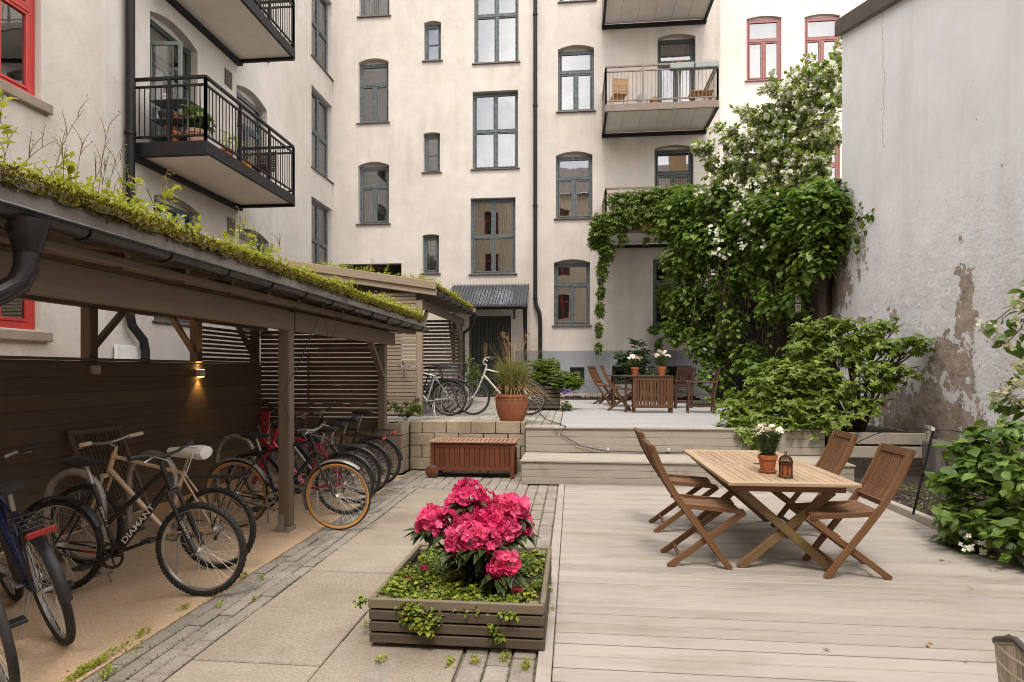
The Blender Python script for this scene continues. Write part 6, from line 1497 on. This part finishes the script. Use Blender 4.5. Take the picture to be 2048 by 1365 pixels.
for k in range(15): a = rng.uniform(-1, 1); e = V3((gx+rng.uniform(-.2, .5), gy+rng.uniform(-.2, .2), gz+rng.uniform(1.1, 1.5))); cs.append(bez((gx, gy, gz+.4), (gx+(e.x-gx)*.3, gy, e.z-.2), e, 8))
stem_mesh('seed_stalk', cs, .002, .001, dry_m, t, 4); q = along(cs, 30, .8, .012, 0); leaves('seed_head', *q, .035, dry_m, t, 'diamond', .15)
# --- shrub in the slatted planter
t = thing('shrub', 'dense bright green shrub growing in the dark slatted planter', 'shrub', (-.6, 13.7, TZ+.5))
hb = [B(1100, 760, 13.6, .5, .35, .3, 420), B(1070, 745, 13.7, .35, .3, .3, 220), B(1130, 770, 13.5, .42, .35, .2, 300), B(1095, 735, 13.8, .3, .3, .22, 180), B(1145, 765, 13.6, .25, .3, .15, 120), B(1060, 775, 13.4, .3, .25, .2, 160)]
P, D, N = [], [], []
for c, r, n in hb:
    p, d = shell(c, r, n, .45)
    for q, dd in zip(p, d):
        az = rng.uniform(0, 6.28)
        for j in range(5): a = az+j*1.2566; P.append(q); D.append((math.cos(a)+dd[0], math.sin(a)+dd[1], rng.uniform(-.1, .4))); N.append((rng.gauss(0, .3)+dd[0]*.3, rng.gauss(0, .3)+dd[1]*.3, 1))
leaves('foliage', P, D, N, .085, cover_m, t, 'diamond', .38); stem_mesh('branch', [bez((-.65, 13.7, TZ+.48), (-.65, 13.7, TZ+.7), c[0], 5) for c in hb], .015, .006, bark, t)
t = thing('pansies', 'little clump of violet pansies beside the slatted planter', 'flower', (-.15, 13.1, TZ)); pc = onY(1133, 783, 13.1); blob_leaves('foliage', [((pc.x, 13.1, TZ+.1), (.13, .1, .1), 90)], .06, cover_m, t, 'leaf', .7)
leaves('blossom', [(pc.x+rng.gauss(0, .05), 13.02+rng.gauss(0, .04), pc.z+rng.gauss(0, .05)) for _ in range(16)], nr.normal(size=(16, 3)), nr.normal(size=(16, 3))*.3+np.array((0, -1, .4)), .028, leafmat('petal_violet', [(.10, .05, .28), (.2, .13, .42)]), t, 'floret', 1.)
m = MB(); m.lathe([(0, 0), (.09, 0), (.12, .12), (.1, .12), (0, .1)], 14, (pc.x, 13.1, TZ)); m.build('pot', plain('pot_dark', (.05, .04, .04), .7), t)
# --- sapling behind the tables
t = thing('sapling', 'maple sapling with spread leaves in front of the grey plinth', 'plant', (1.7, 17.6, TZ)); tips = [(1240, 700, 17.4), (1275, 680, 17.6), (1295, 720, 17.3), (1255, 725, 17.2), (1300, 745, 17.2), (1280, 705, 17.5), (1330, 740, 17.3), (1235, 715, 17.5), (1310, 770, 17.2), (1320, 760, 17.4)]; c0 = V3((1.9, 17.5, TZ)); cs = [bez(c0, c0.lerp(onY(*p), .5)+V3((0, 0, .25)), onY(*p), 6) for p in tips]
stem_mesh('branch', cs, .014, .005, bark, t); q = along(cs, 20, .4, .14, .2); leaves('foliage', *q, .2, maple_m, t, 'five', 1.1)
# --- bush by the door, fern
t = thing('shrub', 'loose green bush beside the dark entrance door', 'shrub', (-3.2, 17, TZ)); hb = [B(940, 740, 16.8, .25, .25, .35, 170), B(955, 755, 16.6, .2, .2, .25, 110), B(930, 715, 16.9, .15, .15, .25, 60)]; blob_leaves('foliage', hb, .1, vine_m, t, 'leaf', .5); stem_mesh('branch', [bez((-2.9, 16.8, TZ), (-2.9, 16.8, TZ+.4), h[0], 5) for h in hb], .012, .004, bark, t)
t = thing('fern', 'green fern at the corner of the block wall and the slatted panel', 'fern', (-2.9, 9.8, .75)); cs = []
for k in range(13): a = rng.uniform(0, 6.28); cs.append(bez((-2.75, 9.75, .72), (-2.75+.12*math.cos(a), 9.75+.1*math.sin(a), 1.1), (-2.75+.33*math.cos(a), 9.75+.22*math.sin(a), rng.uniform(.85, 1.12)), 8))
stem_mesh('stem', cs, .003, .001, greenstem, t, 4); q = along(cs, 44, .15, .004, .1); leaves('foliage', *q, .065, cover_m, t, 'diamond', .3)
# --- weeds in the paving (ground cover)
P = []
for px, py, n, s_ in ((190, 1332, 260, .10), (165, 1350, 120, .06), (215, 1352, 90, .03), (485, 1157, 70, .025), (525, 1160, 40, .02), (510, 1200, 30, .015), (370, 1218, 45, .02), (285, 1272, 60, .035), (275, 1300, 30, .02), (440, 1215, 25, .015), (760, 1325, 40, .02), (900, 1330, 50, .02), (950, 1325, 50, .02), (1010, 1320, 60, .025), (1050, 1335, 60, .02), (1095, 1165, 70, .03), (1105, 1225, 60, .025), (1100, 1190, 40, .02), (960, 965, 30, .02), (1085, 968, 30, .02), (1075, 962, 25, .02), (730, 1255, 20, .02)):
    c = onZ(px, py, 0)
    for k in range(n): u = rng.gauss(0, 1); P.append((c.x+rng.gauss(0, .014), c.y+u*s_*1.2, rng.uniform(.0, .035)))
n = len(P); tag(leaves('paving_weeds', P, nr.normal(size=(n, 3))+np.array((0, 0, .5)), nr.normal(size=(n, 3))*.5+np.array((0, 0, 1)), .016, bright_m, None, 'leaf', .7), kind='stuff')
P = []
for k in range(1500): x = rng.choice((-2.42, -2.31, -2.21, -2.53, -2.1, -.2, -.34, -.47)); P.append((x+rng.gauss(0, .006), rng.uniform(2.6, 8), rng.uniform(-.008, .006)))
n = len(P); tag(leaves('joint_moss', P, nr.normal(size=(n, 3))+np.array((0, 0, .5)), nr.normal(size=(n, 3))*.5+np.array((0, 0, 1)), .012, cover_m, None, 'diamond', .7), kind='stuff')
# fallen leaves on the deck
lf_m = leafmat('leaf_fallen', [(.20, .10, .04), (.32, .18, .07), (.42, .30, .14)], .8, .1)
G = 'fallen leaves on the lower deck'
for i, (px, py, w_) in enumerate(((1655, 1303, 0), (1893, 1122, 1), (1990, 1140, 1), (1940, 1178, 2), (1855, 1290, 2), (1700, 985, 1), (1715, 1000, 1), (1925, 1325, 0))):
    c = onZ(px, py, .024); r_ = np.random.RandomState(i); k = 2 if w_ else 1
    o = leaves('fallen_leaf', [(c.x+r_.normal(0, .012), c.y+r_.normal(0, .012), .026+r_.uniform(0, .006)) for _ in range(k)], r_.normal(size=(k, 3))*np.array((1, 1, .05)), np.array([(r_.normal(0, .15), r_.normal(0, .15), 1)]*k), .045, lf_m, None, 'leaf', .5)
    tag(o, 'curled dry brown leaf lying on the lower deck boards', 'leaf', G)
# fallen debris in the bed
P = [(rng.uniform(3.75, 5.1), rng.uniform(4, 8.3), rng.uniform(.12, .2)) for _ in range(1100)]; P = [(x, y, .06+rng.uniform(0, .05)) for x, y, z in P]; n = len(P); tag(leaves('leaf_litter', P, nr.normal(size=(n, 3))*np.array((1, 1, .3)), nr.normal(size=(n, 3))*.4+np.array((0, 0, 1)), .055, leafmat('litter', [(.05, .035, .025), (.11, .08, .055), (.2, .16, .12)], .9, .05), None, 'leaf', .5), kind='stuff')
# garden stake with cable
t = thing('garden_light', 'thin black garden light stake with a cable in front of the stone footing', 'garden light', (4.2, 7.3, .1)); a_ = onZ(1826, 1030, .1); k_ = onY(1866, 862, a_.y); m = MB(); m.tube([a_, k_], .012, 8); m.build('stake', black, t); m = MB(); m.lathe([(0, 0), (.02, 0), (.02, .03), (0, .035)], 10, k_); m.build('lamp_head', plain('lamp_glass', (.6, .6, .6), .2), t)
m = MB(); m.tube(bez(k_, k_+V3((-.3, .3, .1)), k_+V3((-.7, .6, -.35)), 8), .005, 5); m.tube(bez(k_, k_+V3((.2, -.2, .08)), k_+V3((.4, -.6, -.2)), 8), .005, 5); m.build('cable', black, t)
# cable along the steps
t = thing('cable', 'thin black light cable running down over the deck steps', 'cable', (.5, 9.3, .5)); m = MB(); pts = [onZ(1062, 805, TZ+.02), onZ(1090, 838, TZ+.02), V3((-.1, Y2-.004, TZ+.015)), onY(1120, 868, Y2-.008), onY(1160, 892, Y2-.008), onY(1205, 902, Y2-.01), onY(1300, 905, Y2-.012), onY(1480, 905, Y2-.012), onY(1490, 880, Y2-.012)]
m.tube(pts, .006, 6); m.build('wire', black, t)
m = MB()
for px, py in ((1113, 857), (1216, 901), (1337, 902)): m.lathe([(0, 0), (.022, 0), (.022, .035), (.0, .04)], 10, onY(px, py, Y2-.03)); m.build('light_cap', MATS['lamp_glass'], t); m = MB()
# cable on the shed gutter
t = thing('cable', 'loose dark cable looping from the shed gutter to the post', 'cable', (-2.5, 6, 2)); m = MB(); q = lambda x, y, X: onX(x, y, X)
m.tube([q(640, 632, -2.6), q(625, 665, -2.65), q(610, 700, -2.7), q(595, 735, -2.76), q(575, 770, -2.79), q(565, 800, -2.795), V3((-2.796, 5.74, 1.1))], .005, 5); m.tube([q(665, 620, -2.42), q(672, 650, -2.5), q(660, 690, -2.6), q(650, 640, -2.62)], .004, 5); m.build('wire', plain('cable_grey', (.05, .045, .04), .5), t)
# utility tag on the fence
t = thing('sign', 'small pale two part tag fixed to the fence post among the vines', 'sign', (4.9, 13, 3)); a_ = onY(1592, 605, 12.9); d_ = (A1-A0).normalized(); m = MB(); m.beam(a_+V3((0, -.12, -.02)), a_+V3((0, -.12, .1)), .11, .02, (0, 1, 0)); m.beam(a_+V3((0, -.12, -.22)), a_+V3((0, -.12, -.05)), .11, .02, (0, 1, 0)); m.build('plate', plain('tag_pale', (.42, .36, .33), .6, 0, .2, 20), t, .01)
m = MB()
for i in range(6): m.box(a_.x-.04, a_.x+.03, a_.y-.135, a_.y-.131, a_.z-.20+i*.024, a_.z-.192+i*.024)
m.build('markings', plain('tag_ink', (.08, .07, .07), .6), t)
# ================================================================ things on the balconies
FLr = zl1+.22; 
t = thing('shelf', 'grey metal balcony shelf loaded with pots beside the open door', 'shelf', (XL+.3, bl0+.25, FLr)); shm = plain('shelf_grey', (.18, .19, .2), .4, .5)
ys0, ys1, xs0, xs1 = bl0+.12, bl0+.5, XL+.25, XL+1.0; m = MB()
for k in range(3): m.box(xs0, xs1, ys0, ys1, FLr+.12+k*.34, FLr+.135+k*.34)
for x in (xs0, xs1-.02):
    for y in (ys0, ys1-.02): m.box(x, x+.02, y, y+.02, FLr, FLr+.95)
m.build('frame', shm, t, .002)
G = 'pots on the balcony shelf'
for i, (k, u, r, h, mt, lb) in enumerate(((1, .15, .1, .18, 'black', 'black plastic pot on the middle of the balcony shelf'), (1, .42, .08, .13, 't', 'small terracotta pot on the middle of the balcony shelf'), (1, .62, .09, .2, 'r', 'red pot on the middle of the balcony shelf'), (0, .3, .12, .24, 't', 'large terracotta pot on the bottom of the balcony shelf'), (0, .65, .1, .14, 't', 'low terracotta pot on the bottom of the balcony shelf'), (2, .2, .08, .16, 'w', 'white pot on top of the balcony shelf'))):
    pot(lb, (xs0+u, (ys0+ys1)/2, FLr+.136+k*.34), r, h, {'black': plast, 't': terra, 'r': redp, 'w': plain('pot_white', (.6, .6, .58), .5)}[mt], False, G)
def potplant(potlabel, label, c, r, h, blobs, mt, size, kind='leaf', width=.6, group=None, pm=terra, name='potted_plant'):
    pot(potlabel, c, r, h, pm, False, group); t = thing(name, label, 'plant', (c[0], c[1], c[2]+h*.86)); b0 = V3(c)+V3((0, 0, h*.86))
    blob_leaves('foliage', [((c[0]+x, c[1]+y, c[2]+h+z), rr, n) for (x, y, z, rr, n) in blobs], size, mt, t, kind, width); stem_mesh('stem', [bez(b0, b0+V3((0, 0, .1)), (c[0]+x, c[1]+y, c[2]+h+z), 5) for (x, y, z, rr, n) in blobs], .008, .004, greenstem, t)
G = 'terracotta pots on the left balcony'
by = lambda px: onX(px, 300, XO-.25).y
potplant('big pale terracotta pot at the balcony corner post', 'broad leaved plant in the big corner pot of the left balcony', (XO-.35, bl0+.28, FLr), .17, .28, [(0, 0, .3, (.2, .2, .16), 90), (.08, .1, .15, (.15, .15, .12), 45), (-.1, .05, .18, (.15, .15, .12), 45)], hyd_m, .13, 'leaf', .7, G, plain('terracotta_pale', (.42, .24, .16), .8, 0, .15, 10))
pot('terracotta pot behind the front railing of the left balcony', (XO-.75, bl0+.22, FLr), .14, .24, terra, False, G)
potplant('terracotta pot with a fern frond on the left balcony', 'pale fern frond arching along the left balcony railing', (XO-.2, bl0+1.0, FLr), .12, .2, [(0, .25, .32, (.1, .45, .05), 80), (0, 0, .12, (.12, .2, .12), 50)], bright_m, .07, 'leaf', .4, G)
potplant('orange pot farther along the left balcony', 'small bushy plant in the orange pot on the left balcony', (XO-.25, bl0+1.75, FLr), .12, .22, [(0, 0, .1, (.14, .14, .1), 60)], cover_m, .05, 'leaf', .5, G, plain('pot_orange', (.5, .2, .02), .6))
def slat_chair(label, c, rz, mt, group=None):
    t = thing('folding_chair', label, 'chair', c, rz, group); m = MB()
    for k in range(9): m.beam((-.2, -.2, .45+k*.05), (-.2-.0, .2, .45+k*.05), .014, .036)
    m.build('backrest', mt, t, 0, False); m = MB()
    for k in range(7): m.beam((-.17+k*.06, -.2, .43), (-.17+k*.06, .2, .43), .045, .016)
    m.build('seat', mt, t, 0, False)
    for y in (-.21, .21):
        m = MB(); m.beam((-.2, y, .9), (-.2, y, .0), .03, .03, (0, 1, 0)); m.build('leg', mt, t, 0, False); m = MB(); m.beam((.18, y, .43), (.18, y, 0), .03, .03, (0, 1, 0)); m.build('leg', mt, t, 0, False)
slat_chair('dark slatted wooden chair at the far end of the left balcony', (XO-.45, bl1-.45, FLr), R(-90), dkb)
FRr = bzs[0]+.2; pine = wood('pine', (.34, .17, .055), (.5, .28, .10), .55, 1.); yb_ = DB-BD; b0, b1 = BR0, BR1
slat_chair('honey coloured slatted chair on the right balcony by the left railing', (b0+.42, yb_+.5, FRr), R(100), pine)
t = thing('garden_table', 'low honey coloured wooden stool at the right end of the right balcony', 'stool', (b1-.45, yb_+.4, FRr)); m = MB()
for k in range(6): m.beam((b1-.75, yb_+.2+k*.08, FRr+.36), (b1-.1, yb_+.2+k*.08, FRr+.36), .06, .02)
m.build('top', pine, t); 
for x in (b1-.7, b1-.15):
    m = MB(); m.beam((x, yb_+.2, FRr), (x, yb_+.62, FRr+.35), .04, .03); m.build('leg', pine, t); m = MB(); m.beam((x, yb_+.62, FRr), (x, yb_+.2, FRr+.35), .04, .03); m.build('leg', pine, t)
potplant('terracotta pot on the right balcony floor', 'small grey green plant in the right balcony pot', (onY(1308, 195, yb_+.3).x, yb_+.3, FRr), .12, .2, [(0, 0, .05, (.12, .12, .08), 50)], grn_gray, .05)
t = thing('tub', 'grey rounded tub standing on the right balcony beside the pot', 'tub', (onY(1285, 195, yb_+.4).x, yb_+.4, FRr)); c = (onY(1285, 195, yb_+.4).x, yb_+.4, FRr); m = MB(); m.lathe([(0, 0), (.15, 0), (.17, .3), (.12, .4), (.08, .42), (0, .42)], 16, c); m.build('body', plain('tub_grey', (.3, .3, .32), .5), t); m = MB(); m.tube([V3(c)+V3((-.05, 0, .4)), V3(c)+V3((0, 0, .5)), V3(c)+V3((.08, 0, .4))], .012, 6); m.build('handle', MATS['tub_grey'], t)
for i, px in enumerate((1365, 1415)):
    c = onY(px, 130, yb_-.1); t = thing('flower_box', ['grey rail planter on the right balcony, left of two', 'grey rail planter on the right balcony, right of two'][i], 'planter', c, 0, 'rail planters on the right balcony'); zt_ = FRr+1.02; m = MB(); m.beam((c.x-.35, yb_-.12, zt_-.1), (c.x+.3, yb_-.12, zt_-.1), .16, .17); m.build('box', plain('planter_grey', (.22, .24, .24), .5), t, .02); blob_leaves('foliage', [((c.x, yb_-.12, zt_+.03), (.3, .08, .06), 60)], .05, dry_m, t, 'diamond', .3)
t = thing('flower_box', 'wooden trough on the lowest balcony edge under the vine', 'planter', (2.9, YB, 6)); c = onY(1320, 455, YB+.05); m = MB(); m.box(c.x-.5, c.x+.45, YB-.05, YB+.02, c.z-.12, c.z+.1); m.build('board', pine, t); m = MB(); m.box(c.x-.5, c.x+.45, YB+.021, YB+.2, c.z-.12, c.z+.08); m.build('box', plain('trough_grey', (.25, .25, .25), .5), t)
